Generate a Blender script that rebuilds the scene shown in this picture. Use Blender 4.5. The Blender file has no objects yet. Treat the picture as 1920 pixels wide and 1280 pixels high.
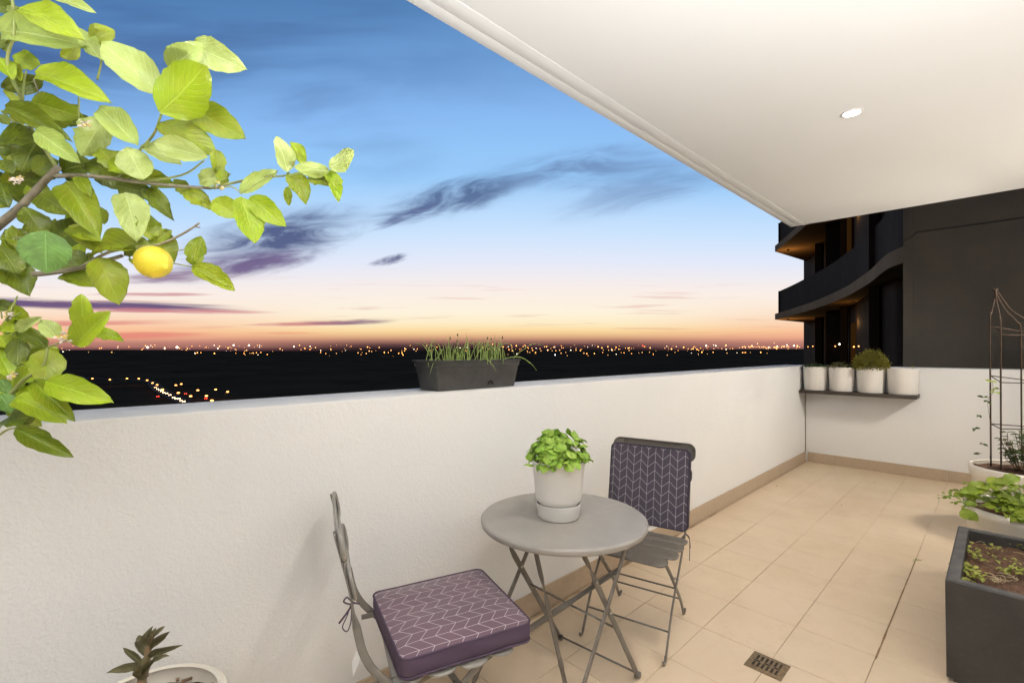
import bpy, bmesh, math, random
from math import sin, cos, pi, radians, sqrt, atan2, exp
from mathutils import Vector, Matrix, noise
random.seed(7)
R = random.Random(11)
S = bpy.context.scene
COL = S.collection

# ------------------------------------------------------------------ camera
FPX, YAW, YH, EYE = 888.8, 0.80062, 657.2, 1.39      # focal length in photo pixels, heading, horizon row, eye height
cam_d = bpy.data.cameras.new('camera')
cam = bpy.data.objects.new('camera', cam_d); COL.objects.link(cam)
cam.location = (0, 0, EYE)
cam.rotation_euler = (pi/2, 0, -(pi/2 - YAW))
cam_d.sensor_width = 36; cam_d.lens = FPX/1920*36
cam_d.shift_y = (YH-640)/1920
cam_d.clip_start = 0.02; cam_d.clip_end = 60000
S.camera = cam
S.view_settings.view_transform = 'Standard'; S.view_settings.look = 'None'
S.view_settings.exposure = 0.0; S.view_settings.gamma = 1; S.view_settings.use_curve_mapping = False
S.render.engine = 'CYCLES'
S.cycles.max_bounces = 8; S.cycles.diffuse_bounces = 5; S.cycles.transmission_bounces = 3; S.cycles.glossy_bounces = 3; S.cycles.sample_clamp_indirect = 6
S.cycles.caustics_reflective = False; S.cycles.caustics_refractive = False

FW = Vector((cos(YAW), sin(YAW), 0)); RT = Vector((sin(YAW), -cos(YAW), 0)); UP = Vector((0, 0, 1))
def at(px, py, d):
    return Vector((0, 0, EYE)) + FW*d + RT*(d*(px-960)/FPX) + UP*(-(py-YH)*d/FPX)
def atz(px, py, z):
    return at(px, py, FPX*(EYE-z)/(py-YH))

def lin(*c):
    return tuple((v/12.92 if v <= .04045 else ((v+.055)/1.055)**2.4) for v in [x/255 for x in c]) + (1.0,)

# ------------------------------------------------------------------ node helper
class NT:
    def __init__(s, tree): s.t = tree; s.n = tree.nodes; s.l = tree.links
    def new(s, typ, **kw):
        nd = s.n.new(typ)
        for k, v in kw.items(): setattr(nd, k, v)
        return nd
    def put(s, sock, v):
        if hasattr(v, 'is_output') or isinstance(v, bpy.types.NodeSocket): s.l.new(v, sock)
        else: sock.default_value = v
    def m(s, op, a, b=None, c=None, clamp=False):
        nd = s.new('ShaderNodeMath', operation=op, use_clamp=clamp)
        s.put(nd.inputs[0], a)
        if b is not None: s.put(nd.inputs[1], b)
        if c is not None: s.put(nd.inputs[2], c)
        return nd.outputs[0]
    def mr(s, v, a, b, c=0., d=1., smooth=True):
        nd = s.new('ShaderNodeMapRange', interpolation_type='SMOOTHSTEP' if smooth else 'LINEAR')
        for i, x in enumerate((v, a, b, c, d)): s.put(nd.inputs[i], x)
        return nd.outputs[0]
    def noise(s, vec, scale, detail=4, rough=.5, dist=0., w=None):
        nd = s.new('ShaderNodeTexNoise')
        if vec is not None: s.put(nd.inputs['Vector'], vec)
        nd.inputs['Scale'].default_value = scale; nd.inputs['Detail'].default_value = detail
        nd.inputs['Roughness'].default_value = rough; nd.inputs['Distortion'].default_value = dist
        return nd.outputs['Fac']
    def mix(s, f, a, b, blend='MIX'):
        nd = s.new('ShaderNodeMix', data_type='RGBA', blend_type=blend)
        s.put(nd.inputs['Factor'], f); s.put(nd.inputs['A'], a); s.put(nd.inputs['B'], b)
        return nd.outputs['Result']
    def comb(s, x, y, z):
        nd = s.new('ShaderNodeCombineXYZ')
        for i, v in enumerate((x, y, z)): s.put(nd.inputs[i], v)
        return nd.outputs[0]
    def sep(s, v):
        nd = s.new('ShaderNodeSeparateXYZ'); s.put(nd.inputs[0], v); return nd.outputs
    def ramp(s, f, stops):
        nd = s.new('ShaderNodeValToRGB'); s.put(nd.inputs[0], f)
        e = nd.color_ramp.elements
        e[0].position, e[0].color = stops[0]; e[1].position, e[1].color = stops[-1]
        for p, c in stops[1:-1]:
            x = e.new(p); x.color = c
        return nd.outputs[0]
    def bump(s, h, strength=.3, dist=.01):
        nd = s.new('ShaderNodeBump'); nd.inputs['Strength'].default_value = strength
        nd.inputs['Distance'].default_value = dist; s.put(nd.inputs['Height'], h); return nd.outputs[0]

# ------------------------------------------------------------------ world: dusk sky
W = bpy.data.worlds.new('World'); S.world = W; W.use_nodes = True
k = NT(W.node_tree); k.n.clear()
tc = k.new('ShaderNodeTexCoord')
x, y, z = k.sep(tc.outputs['Generated'])
hyp = k.m('SQRT', k.m('ADD', k.m('MULTIPLY', x, x), k.m('MULTIPLY', y, y)))
hyp = k.m('MAXIMUM', hyp, .02)
fw = k.m('DIVIDE', k.m('ADD', k.m('MULTIPLY', x, FW.x), k.m('MULTIPLY', y, FW.y)), hyp)   # cosine of the bearing from the afterglow
rt = k.m('DIVIDE', k.m('ADD', k.m('MULTIPLY', x, RT.x), k.m('MULTIPLY', y, RT.y)), hyp)
az = k.m('ARCTAN2', rt, fw)
away = k.m('SUBTRACT', 1., fw)
v = k.m('MULTIPLY', k.m('DIVIDE', z, hyp), k.m('ADD', 1., k.m('MULTIPLY', away, 1.48)))   # away from the glow the sky darkens sooner
st = [(-.02, (16, 12, 14)), (0.0, (24, 18, 20)), (.004, (38, 27, 31)), (.010, (72, 49, 53)), (.016, (122, 84, 80)), (.022, (176, 126, 106)), (.031, (232, 182, 138)),
      (.042, (252, 218, 158)), (.056, (254, 236, 196)), (.08, (254, 243, 220)), (.13, (250, 238, 232)), (.19, (228, 234, 250)),
      (.25, (204, 228, 254)), (.37, (156, 206, 253)), (.5, (138, 186, 242)), (.62, (112, 160, 216)), (.73, (88, 134, 188)), (1.0, (40, 78, 132)), (1.3, (24, 50, 94)), (1.9, (14, 28, 58))]
base = k.ramp(k.m('DIVIDE', k.m('ADD', v, .05), 2.0), [((p+.05)/2.0, lin(*c)) for p, c in st])
# pinker towards both sides of the glow, low down
side = k.mr(k.m('ABSOLUTE', k.m('SUBTRACT', az, -.04)), .22, .66)
low = k.m('MULTIPLY', k.mr(v, .13, .03), k.mr(v, -.002, .012))
base = k.mix(k.m('MULTIPLY', k.m('MULTIPLY', side, low), .62), base, lin(248, 172, 146))
base = k.mix(k.m('MULTIPLY', k.m('MULTIPLY', side, k.mr(v, .03, .012)), .35), base, lin(110, 62, 84))
def cloud(col, px, py, length, height, ang, seed, nscale=(9, 34), thr=(.42, .72), amt=.8, dist=.6, detail=5, soft=.0):
    global base
    u0 = math.atan((px-960)/FPX); v0 = (YH-py)/FPX
    a, b = length/FPX, height/FPX; t = radians(ang)
    du = k.m('SUBTRACT', az, u0); dv = k.m('SUBTRACT', v, v0)
    p = k.m('ADD', k.m('MULTIPLY', du, cos(t)), k.m('MULTIPLY', dv, sin(t)))
    q = k.m('SUBTRACT', k.m('MULTIPLY', dv, cos(t)), k.m('MULTIPLY', du, sin(t)))
    r = k.m('SQRT', k.m('ADD', k.m('POWER', k.m('ABSOLUTE', k.m('DIVIDE', p, a)), 2.), k.m('POWER', k.m('ABSOLUTE', k.m('DIVIDE', q, b)), 2.)))
    n = k.noise(k.comb(k.m('MULTIPLY', p, nscale[0]), k.m('MULTIPLY', q, nscale[1]), seed), 1., detail, .62, dist)
    f = k.mr(k.m('MULTIPLY', n, k.mr(r, 1.3, .0)), thr[0]*.72, thr[1]*.9)
    f = k.m('ADD', f, k.m('MULTIPLY', k.mr(r, 1.05, .1), soft*.9), clamp=True)
    base = k.mix(k.m('MULTIPLY', f, amt), base, lin(*col))
# broad darker veils high on the left
n = k.noise(k.comb(k.m('MULTIPLY', az, 2.2), k.m('MULTIPLY', v, 8.), 3.3), 1., 5, .5, .3)
base = k.mix(k.m('MULTIPLY', k.m('MULTIPLY', k.mr(n, .42, .68), k.mr(v, .25, .5)), k.mr(az, .1, -.7, .08, .55)), base, lin(62, 88, 140))
cloud((62, 88, 142), 40, 110, 460, 130, -4, 7.1, (3, 13), (.28, .72), .6, soft=.15)
cloud((96, 116, 160), 1080, 318, 330, 62, 10, 1.3, (6, 22), (.26, .70), .66, soft=.1)
cloud((104, 126, 170), 1225, 345, 300, 60, 16, 5.7, (5, 22), (.26, .72), .52, soft=.14)
cloud((60, 78, 126), 840, 372, 200, 52, 14, 12.1, (7, 24), (.20, .62), .82, 1.2, soft=.10)
cloud((92, 104, 148), 760, 402, 110, 16, 22, 8.1, (9, 40), (.3, .62), .8)
cloud((84, 92, 134), 735, 484, 62, 15, 14, 4.4, (14, 60), (.28, .6), .85)
cloud((66, 76, 124), 520, 440, 215, 78, 13, 9.2, (6, 20), (.22, .64), .92, 1.2, soft=.05)
cloud((104, 84, 132), 455, 492, 190, 38, 10, 3.9, (8, 30), (.24, .62), .9, .8, soft=.04)
cloud((128, 92, 132), 330, 512, 130, 20, 6, 6.6, (9, 50), (.28, .6), .8)
cloud((98, 74, 122), 160, 569, 290, 15, -2.2, 1.9, (5, 60), (.2, .5), .95)
cloud((206, 128, 138), 330, 580, 200, 9, -1.5, 7.7, (5, 80), (.25, .55), .85)
cloud((206, 130, 132), 560, 606, 130, 6, .6, 2.8, (6, 90), (.22, .5), .85)
cloud((134, 100, 128), 660, 602, 115, 8, 1.5, 5.1, (6, 80), (.2, .5), .9)
cloud((226, 130, 118), 230, 628, 170, 11, 1.5, 3.4, (5, 70), (.24, .55), .75)
cloud((214, 112, 112), 100, 606, 260, 10, 2, 9.4, (5, 70), (.26, .6), .7)
cloud((196, 120, 130), 270, 548, 120, 6, 0, 8.8, (6, 80), (.25, .6), .7)
cloud((236, 160, 130), 540, 623, 90, 5, 0, 4.9, (6, 80), (.25, .55), .7)
# faint streaks over the whole low sky
n = k.noise(k.comb(k.m('MULTIPLY', az, 5.), k.m('MULTIPLY', v, 90.), 1.), 1., 5, .55, .4)
base = k.mix(k.m('MULTIPLY', k.m('MULTIPLY', k.mr(n, .56, .74), k.mr(v, .2, .08)), k.m('MULTIPLY', k.mr(v, .01, .03), .4)), base, lin(214, 140, 136))
base = k.mix(k.mr(away, .34, 1.25), base, lin(24, 27, 44))     # the sky opposite the sunset is already night
bg = k.new('ShaderNodeBackground'); k.put(bg.inputs['Color'], base); bg.inputs['Strength'].default_value = 1.0
W.cycles.sampling_method = 'NONE'
wo = k.new('ShaderNodeOutputWorld'); k.l.new(bg.outputs[0], wo.inputs[0])

# ------------------------------------------------------------------ lamps (fixtures built below; those out of view are added fill)
WARM = (1.0, .90, .78); NEUT = (.985, .99, 1.0); FAR = (1.0, .92, .80)
def area(name, loc, size, power, color, rot=(0, 0, 0), size_y=None, shape='DISK', parent=None):
    d = bpy.data.lights.new(name, 'AREA'); d.shape = shape; d.size = size
    if size_y: d.size_y = size_y
    d.energy = power; d.color = color
    o = bpy.data.objects.new(name, d); COL.objects.link(o); o.location = loc; o.rotation_euler = rot
    return o
POW_DOWN, FILL_ROOM = 13, 16
FILL_TORCH, FILL_UP, FILL_UP2 = 138, 96, 23  # added fill lamps, all out of view
FILL_BULK = (4, 46)

# ------------------------------------------------------------------ object helpers
ROOT = {}
def tag(o, label=None, cat=None, group=None, kind=None):
    if label: o['label'] = label
    if cat: o['category'] = cat
    if group: o['group'] = group
    if kind: o['kind'] = kind
    return o
def thing(name, label, cat, loc=(0, 0, 0), rz=0, group=None):
    o = bpy.data.objects.new(name, None); COL.objects.link(o); o.location = loc; o.rotation_euler = (0, 0, rz)
    o.empty_display_size = .05
    return tag(o, label, cat, group)
def attach(o, parent, local=False):
    """local: the mesh is already in its parent's frame; otherwise it was built in world coordinates"""
    if parent is None: return o
    o.parent = parent
    if not local and parent.type == 'EMPTY':
        o.matrix_parent_inverse = (Matrix.Translation(parent.location) @ parent.rotation_euler.to_matrix().to_4x4()).inverted()
    return o
def link(name, me, mat=None, parent=None, local=False):
    o = bpy.data.objects.new(name, me); COL.objects.link(o)
    if mat is not None and len(me.materials) == 0: me.materials.append(mat)
    return attach(o, parent, local)
def meshof(name, V, F, mat=None, smooth=True, uv=None, auto=None):
    me = bpy.data.meshes.new(name); me.from_pydata([tuple(v) for v in V], [], F); me.update()
    if mat is not None: me.materials.append(mat)
    if smooth: me.polygons.foreach_set('use_smooth', [True]*len(me.polygons))
    if uv:
        l = me.uv_layers.new(name='UVMap')
        for lp in me.loops: l.data[lp.index].uv = uv[lp.vertex_index]
    if auto: me.set_sharp_from_angle(angle=radians(auto))
    return me
def obj(name, V, F, mat, parent=None, local=False, **kw):
    return link(name, meshof(name, V, F, mat, **kw), None, parent, local)
class MB:
    def __init__(s): s.V = []; s.F = []
    def add(s, V, F):
        b = len(s.V); s.V += [Vector(v) for v in V]; s.F += [tuple(i+b for i in f) for f in F]; return s
    def obj(s, name, mat, parent=None, local=False, **kw):
        return obj(name, s.V, s.F, mat, parent, local, **kw)
def box(x0, x1, y0, y1, z0, z1):
    V = [(x, y, z) for z in (z0, z1) for y in (y0, y1) for x in (x0, x1)]
    return V, [(0, 2, 3, 1), (4, 5, 7, 6), (0, 1, 5, 4), (2, 6, 7, 3), (0, 4, 6, 2), (1, 3, 7, 5)]
def bbox(name, x0, x1, y0, y1, z0, z1, mat, parent=None, bev=0, local=False, seg=2):
    V, F = box(x0, x1, y0, y1, z0, z1)
    me = meshof(name, V, F, mat, smooth=False)
    if bev:
        bm = bmesh.new(); bm.from_mesh(me)
        bmesh.ops.bevel(bm, geom=bm.edges[:], offset=bev, segments=seg, profile=.5, affect='EDGES')
        bm.to_mesh(me); bm.free()
        me.polygons.foreach_set('use_smooth', [True]*len(me.polygons)); me.set_sharp_from_angle(angle=radians(40))
    return link(name, me, None, parent, local)
def lathe(prof, n=40, c=(0, 0, 0), sx=1, sy=1):
    V = []; F = []
    for r, z in prof:
        for i in range(n):
            t = 2*pi*i/n; V.append((c[0]+r*sx*cos(t), c[1]+r*sy*sin(t), c[2]+z))
    for j in range(len(prof)-1):
        for i in range(n):
            a = j*n+i; b = j*n+(i+1) % n; F.append((a, b, b+n, a+n))
    return V, F
def frames(P):
    P = [Vector(p) for p in P]; T = []
    for i in range(len(P)):
        T.append((P[min(i+1, len(P)-1)]-P[max(i-1, 0)]).normalized())
    return P, T
def tube(P, rad, n=8, cap=True):
    P, T = frames(P)
    if not isinstance(rad, (list, tuple)): rad = [rad]*len(P)
    a = T[0].orthogonal().normalized(); V = []; F = []
    for i, (p, t) in enumerate(zip(P, T)):
        a = (a - t*a.dot(t)).normalized(); b = t.cross(a)
        for j in range(n):
            th = 2*pi*j/n; V.append(p + (a*cos(th)+b*sin(th))*rad[i])
    for i in range(len(P)-1):
        for j in range(n):
            F.append((i*n+j, i*n+(j+1) % n, (i+1)*n+(j+1) % n, (i+1)*n+j))
    if cap: F.append(tuple(reversed(range(n)))); F.append(tuple((len(P)-1)*n+j for j in range(n)))
    return V, F
def bar(P, w, t, side, twist=None):
    """flat bar: width w along 'side' (may twist along the way), thickness t"""
    P, T = frames(P); V = []; F = []
    side = Vector(side)
    for i, (p, tt) in enumerate(zip(P, T)):
        s = (side - tt*side.dot(tt)).normalized(); u = tt.cross(s)
        if twist:
            th = twist[i]; s, u = s*cos(th)+u*sin(th), u*cos(th)-s*sin(th)
        for a, b in ((-1, -1), (-.8, -1.), (.8, -1.), (1, -1), (1, 1), (.8, 1), (-.8, 1), (-1, 1)):
            e = .55 if abs(a) == 1 else 1
            V.append(p + s*(a*w/2) + u*(b*e*t/2))
    n = 8
    for i in range(len(P)-1):
        for j in range(n):
            F.append((i*n+j, i*n+(j+1) % n, (i+1)*n+(j+1) % n, (i+1)*n+j))
    F.append(tuple(reversed(range(n)))); F.append(tuple((len(P)-1)*n+j for j in range(n)))
    return V, F
def spline(P, n=6):
    P = [Vector(p) for p in P]; out = []
    Q = [2*P[0]-P[1]] + P + [2*P[-1]-P[-2]]
    for i in range(1, len(Q)-2):
        for j in range(n):
            t = j/n; a, b, c, d = Q[i-1:i+3]
            out.append(.5*((2*b)+(c-a)*t+(2*a-5*b+4*c-d)*t*t+(3*b-a-3*c+d)*t**3))
    return out+[P[-1]]

# ------------------------------------------------------------------ materials
def mat(name, col=(.5, .5, .5), rough=.6, metal=0, spec=.5, bump=None, var=None, var2=None, coord='Object'):
    m = bpy.data.materials.new(name); m.use_nodes = True
    q = NT(m.node_tree); b = q.n['Principled BSDF']
    c = tuple(col)+(1,) if len(col) == 3 else col
    b.inputs['Base Color'].default_value = c; b.inputs['Roughness'].default_value = rough
    b.inputs['Metallic'].default_value = metal; b.inputs['Specular IOR Level'].default_value = spec
    if var or var2 or bump:
        co = q.new('ShaderNodeTexCoord').outputs[coord]
    if var:      # (scale, colour2, amount)
        n = q.mr(q.noise(co, var[0], 6, .6), .35, .65)
        out = q.mix(q.m('MULTIPLY', n, var[2]), c, tuple(var[1])+(1,))
        if var2:
            n2 = q.mr(q.noise(co, var2[0], 4, .6), .5, .75)
            out = q.mix(q.m('MULTIPLY', n2, var2[2]), out, tuple(var2[1])+(1,))
        q.l.new(out, b.inputs['Base Color'])
    if bump:     # (scale, strength, distance)
        h = q.noise(co, bump[0], 5, .6)
        q.l.new(q.bump(h, bump[1], bump[2]), b.inputs['Normal'])
    return m
M = {}
# orange-peel rendered white paint
def wallpaint(name, c1, c2, sc=120, st=.35):
    m = bpy.data.materials.new(name); m.use_nodes = True; q = NT(m.node_tree); b = q.n['Principled BSDF']
    co = q.new('ShaderNodeTexCoord').outputs['Object']
    n = q.mr(q.noise(co, 1.1, 4, .6), .3, .7)
    c = q.mix(n, tuple(c1)+(1,), tuple(c2)+(1,))
    s_ = q.noise(co, 9, 6, .7)
    c = q.mix(q.m('MULTIPLY', q.mr(s_, .62, .8), .12), c, (.55, .5, .43, 1))
    q.l.new(c, b.inputs['Base Color']); b.inputs['Roughness'].default_value = .75; b.inputs['Specular IOR Level'].default_value = .25
    h = q.m('ADD', q.noise(co, sc, 3, .5), q.m('MULTIPLY', q.noise(co, sc*.33, 2, .5), .7))
    q.l.new(q.bump(h, st, .006), b.inputs['Normal'])
    return m
M['white_render'] = wallpaint('white_render', (.80, .80, .795), (.765, .77, .775))
M['ceiling_paint'] = mat('ceiling_paint', (.82, .82, .81), .8, spec=.2, bump=(60, .05, .002), var=(.8, (.80, .80, .78), .6))
M['grey_render'] = mat('grey_render', (.135, .118, .094), .9, spec=.2, bump=(90, .6, .006), var=(2.5, (.112, .102, .088), .8), var2=(120, (.20, .18, .15), .5))
M['grey_joint'] = mat('grey_joint', (.06, .055, .05), .9)
M['skirt'] = mat('skirting_stone', (.44, .345, .25), .5, bump=(200, .08, .002), var=(40, (.39, .30, .21), .6))
m = bpy.data.materials.new('floor_tile'); m.use_nodes = True; q = NT(m.node_tree); b = q.n['Principled BSDF']
geo = q.new('ShaderNodeNewGeometry').outputs['Position']; oi = q.new('ShaderNodeObjectInfo').outputs['Random']
c = q.mix(q.mr(q.noise(geo, 1.6, 5, .65), .3, .7), (.69, .55, .395, 1), (.62, .485, .335, 1))
c = q.mix(q.m('MULTIPLY', q.mr(q.noise(geo, 260, 3, .6), .5, .75), .35), c, (.46, .35, .235, 1))
c = q.mix(q.m('MULTIPLY', q.mr(q.noise(geo, 6, 7, .78), .5, .72), .38), c, (.49, .37, .24, 1))
c = q.mix(q.m('MULTIPLY', oi, .22), c, (.66, .56, .44, 1))
c = q.mix(q.m('MULTIPLY', q.mr(q.noise(geo, 34, 6, .8), .60, .70), .32), c, (.38, .26, .15, 1))
q.l.new(c, b.inputs['Base Color'])
q.l.new(q.mr(q.noise(geo, 4, 6, .7), .3, .7, .30, .50), b.inputs['Roughness'])
q.l.new(q.bump(q.noise(geo, 350, 3, .6), .12, .002), b.inputs['Normal']); M['tile'] = m
m = bpy.data.materials.new('grout'); m.use_nodes = True; q = NT(m.node_tree); b = q.n['Principled BSDF']
geo = q.new('ShaderNodeNewGeometry').outputs['Position']; gx, gy, gz = q.sep(geo)
c = q.mix(q.mr(q.noise(geo, 9, 5, .6), .35, .65), (.30, .21, .13, 1), (.47, .36, .25, 1))
c = q.mix(q.mr(gx, 3.9, 4.25), c, (.52, .40, .28, 1))      # the far joints are clean
q.l.new(c, b.inputs['Base Color']); b.inputs['Roughness'].default_value = .9; M['grout'] = m
M['dirty_grout'] = mat('dirty_grout', (.20, .12, .06), .95, var=(25, (.34, .24, .14), .8))
M['steel'] = mat('taupe_powder_coat', (.125, .11, .092), .42, spec=.5, bump=(500, .06, .001), var=(30, (.10, .088, .075), .8), var2=(55, (.22, .17, .12), .25))
M['steel_top'] = mat('taupe_table_paint', (.29, .27, .245), .42, spec=.5, bump=(600, .12, .001), var=(6, (.255, .237, .212), .8), var2=(9, (.33, .31, .285), .45))
M['slat_lit'] = mat('grey_powder_coat_lit', (.24, .225, .20), .34, spec=.5, bump=(500, .05, .001), var=(18, (.20, .187, .165), .8), var2=(70, (.14, .11, .08), .25))  # chair coat lightened: glancing light on the slats put into the colour
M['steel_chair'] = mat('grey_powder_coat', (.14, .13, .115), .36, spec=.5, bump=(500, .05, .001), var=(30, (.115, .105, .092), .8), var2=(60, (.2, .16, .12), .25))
M['bolt'] = mat('bolt_zinc', (.5, .48, .45), .3, metal=1)
M['white_plastic'] = mat('white_plastic', (.80, .78, .75), .35, var=(5, (.76, .74, .70), .5))
M['offwhite_plastic'] = mat('offwhite_plastic', (.78, .74, .66), .4, var=(8, (.70, .65, .55), .6), bump=(30, .03, .002))
M['black_plastic'] = mat('black_plastic', (.028, .026, .024), .5, bump=(220, .25, .002), var=(18, (.05, .047, .042), .7))
M['planter_dark'] = mat('planter_dark', (.021, .018, .016), .6, bump=(40, .1, .003), var=(7, (.030, .026, .023), .8), var2=(40, (.06, .058, .055), .25))
M['planter_rim'] = mat('planter_rim', (.05, .05, .052), .6, bump=(60, .3, .003), var=(14, (.12, .11, .10), .7))
M['soil'] = mat('potting_soil', (.075, .036, .018), .95, bump=(60, 1., .02), var=(45, (.17, .085, .045), .8), var2=(110, (.28, .18, .11), .55))
M['wood_chip'] = mat('bark_chip', (.24, .15, .09), .9, var=(30, (.12, .07, .04), .8))
M['bark'] = mat('lemon_bark', (.20, .17, .12), .85, bump=(120, .5, .004), var=(40, (.30, .27, .2), .7))
M['green_stem'] = mat('green_stem', (.22, .27, .07), .55, var=(30, (.3, .3, .12), .6))
M['pale_stem'] = mat('pale_green_stem', (.34, .42, .16), .5)
M['rust'] = mat('rusty_wire', (.022, .014, .009), .8, spec=.2, bump=(200, .5, .002), var=(30, (.06, .032, .016), .7))
M['shelf'] = mat('dark_shelf_timber', (.035, .026, .02), .55, var=(6, (.05, .036, .026), .8), bump=(40, .1, .002))
M['seal'] = mat('joint_sealant', (.30, .26, .21), .8, var=(14, (.2, .16, .12), .7))
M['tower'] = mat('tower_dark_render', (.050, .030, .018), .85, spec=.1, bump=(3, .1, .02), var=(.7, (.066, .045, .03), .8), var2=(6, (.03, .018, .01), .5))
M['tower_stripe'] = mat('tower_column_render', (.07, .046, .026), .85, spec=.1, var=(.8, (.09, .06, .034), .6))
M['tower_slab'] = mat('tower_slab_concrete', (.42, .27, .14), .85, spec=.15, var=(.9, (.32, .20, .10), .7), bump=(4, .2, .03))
M['tower_glass'] = mat('tower_glass', (.012, .013, .017), .35, spec=.3)
M['land'] = mat('night_bushland', (.115, .080, .048), 1., spec=0, var=(.005, (.17, .115, .065), .8), var2=(.012, (.06, .044, .030), .8))
M['asphalt'] = mat('asphalt', (.03, .029, .028), .95, spec=.1)
M['lamp_pole'] = mat('lamp_pole', (.08, .08, .08), .6)
M['carpaint'] = mat('car_paint', (.05, .05, .055), .4)
M['drain'] = mat('drain_brass', (.16, .11, .065), .5, metal=.5, bump=(300, .4, .002), var=(60, (.30, .22, .12), .7))
M['drain_hole'] = mat('drain_hole', (.02, .013, .008), .9)
M['petal'] = mat('petal', (.8, .74, .66), .6, var=(300, (.75, .5, .45), .5))
M['tag'] = mat('white_tag', (.82, .81, .8), .6)
M['alu'] = mat('dark_aluminium', (.06, .06, .06), .4, metal=.6)
def emit(name, col, strength):
    m = bpy.data.materials.new(name); m.use_nodes = True; q = NT(m.node_tree); q.n.clear()
    e = q.new('ShaderNodeEmission'); e.inputs[0].default_value = col if len(col) == 4 else tuple(col)+(1,); e.inputs[1].default_value = strength
    q.l.new(e.outputs[0], q.new('ShaderNodeOutputMaterial').inputs[0]); return m
M['e_orange'] = emit('lamp_orange', (1, .36, .08), 9); M['e_white'] = emit('lamp_white', (1, .84, .62), 8)
M['e_warm'] = emit('lamp_warm', (1, .47, .15), 4); M['e_red'] = emit('lamp_red', (1, .06, .03), 5)
M['e_head'] = emit('headlight_glow', (1, .62, .30), 12); M['e_cool'] = emit('lamp_cool', (.85, .95, .9), 8); M['e_down'] = emit('downlight_led', (1, .93, .82), 14)
M['e_dim'] = emit('lit_room', (1, .42, .1), .028)
m = bpy.data.materials.new('window_glass'); m.use_nodes = True; b = m.node_tree.nodes['Principled BSDF']
b.inputs['Transmission Weight'].default_value = 1; b.inputs['Roughness'].default_value = 0; b.inputs['IOR'].default_value = 1.05; M['glass'] = m

def leafmat(name, c1, c2, c3, rough=.34, trans=.2, veins=9, vein_col=None, vein_amt=.45, blotch=.5, bumpd=.004):
    m = bpy.data.materials.new(name); m.use_nodes = True; q = NT(m.node_tree); b = q.n['Principled BSDF']
    uv = q.new('ShaderNodeUVMap').outputs[0]; u, v_, _ = q.sep(uv)
    rnd = q.new('ShaderNodeObjectInfo').outputs['Random']; oc = q.new('ShaderNodeTexCoord').outputs['Object']
    off = q.new('ShaderNodeVectorMath', operation='ADD'); q.l.new(oc, off.inputs[0]); q.l.new(q.comb(q.m('MULTIPLY', rnd, 50.), 0., 0.), off.inputs[1]); oc = off.outputs[0]
    c = q.mix(q.mr(rnd, 0., 1., smooth=False), c1+(1,), c2+(1,))
    c = q.mix(q.m('MULTIPLY', q.mr(q.noise(oc, 3.2, 5, .65), .40, .66), blotch), c, c3+(1,))
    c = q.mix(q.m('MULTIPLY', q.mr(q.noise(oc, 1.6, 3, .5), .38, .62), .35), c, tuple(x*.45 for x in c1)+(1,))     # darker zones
    c = q.mix(q.m('MULTIPLY', q.mr(q.noise(oc, 26., 3, .7), .66, .74), .5), c, (.30, .22, .06, 1))                    # specks and scars
    au = q.m('ABSOLUTE', q.m('SUBTRACT', u, .5))
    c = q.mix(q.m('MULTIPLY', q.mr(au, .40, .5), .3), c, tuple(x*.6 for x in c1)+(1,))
    mid = q.mr(au, .035, .008)
    s_ = q.m('FRACT', q.m('SUBTRACT', q.m('MULTIPLY', v_, float(veins)), q.m('MULTIPLY', au, veins*.75)))
    dv = q.m('ABSOLUTE', q.m('SUBTRACT', s_, .5))
    vn = q.m('MAXIMUM', mid, q.m('MULTIPLY', q.mr(dv, .12, .0), .45))
    vc = vein_col or tuple(min(1, x*1.35+.06) for x in c2)
    c = q.mix(q.m('MULTIPLY', vn, vein_amt), c, tuple(vc)+(1,))
    q.l.new(c, b.inputs['Base Color']); b.inputs['Roughness'].default_value = rough
    hgt = q.m('SUBTRACT', q.m('MULTIPLY', q.noise(oc, 5., 3, .5), 1.1), vn)
    nb = q.bump(hgt, .5, bumpd); q.l.new(nb, b.inputs['Normal'])
    tr = q.new('ShaderNodeBsdfTranslucent'); q.l.new(c, tr.inputs[0]); q.l.new(nb, tr.inputs[1])
    mx = q.new('ShaderNodeMixShader'); mx.inputs[0].default_value = trans
    q.l.new(b.outputs[0], mx.inputs[1]); q.l.new(tr.outputs[0], mx.inputs[2]); q.l.new(mx.outputs[0], q.n['Material Output'].inputs[0])
    return m
L = {}
L['b'] = leafmat('lemon_leaf_bright', (.27, .41, .010), (.40, .52, .022), (.50, .56, .05))
L['p'] = leafmat('lemon_leaf_pale', (.42, .56, .12), (.60, .70, .27), (.46, .54, .08), rough=.3)
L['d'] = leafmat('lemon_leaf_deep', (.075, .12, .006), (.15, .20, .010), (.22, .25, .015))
L['t'] = leafmat('lemon_leaf_blue_green', (.12, .26, .04), (.20, .36, .08), (.08, .17, .02), rough=.5)
L['m'] = leafmat('lemon_leaf_olive', (.19, .27, .008), (.29, .36, .016), (.38, .38, .03))
L['basil'] = leafmat('basil_leaf', (.22, .42, .03), (.36, .55, .07), (.48, .62, .14), rough=.45, vein_amt=.2, veins=6)
L['celery'] = leafmat('herb_leaf', (.18, .30, .015), (.30, .38, .03), (.40, .44, .05), rough=.5, vein_amt=.3, veins=5)
L['dark'] = leafmat('shrub_leaf', (.035, .07, .015), (.07, .11, .02), (.10, .13, .03), rough=.5, vein_amt=.2)
L['purple'] = leafmat('succulent_leaf', (.10, .09, .05), (.15, .13, .06), (.20, .19, .07), rough=.5, vein_amt=.3, veins=4)
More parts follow.
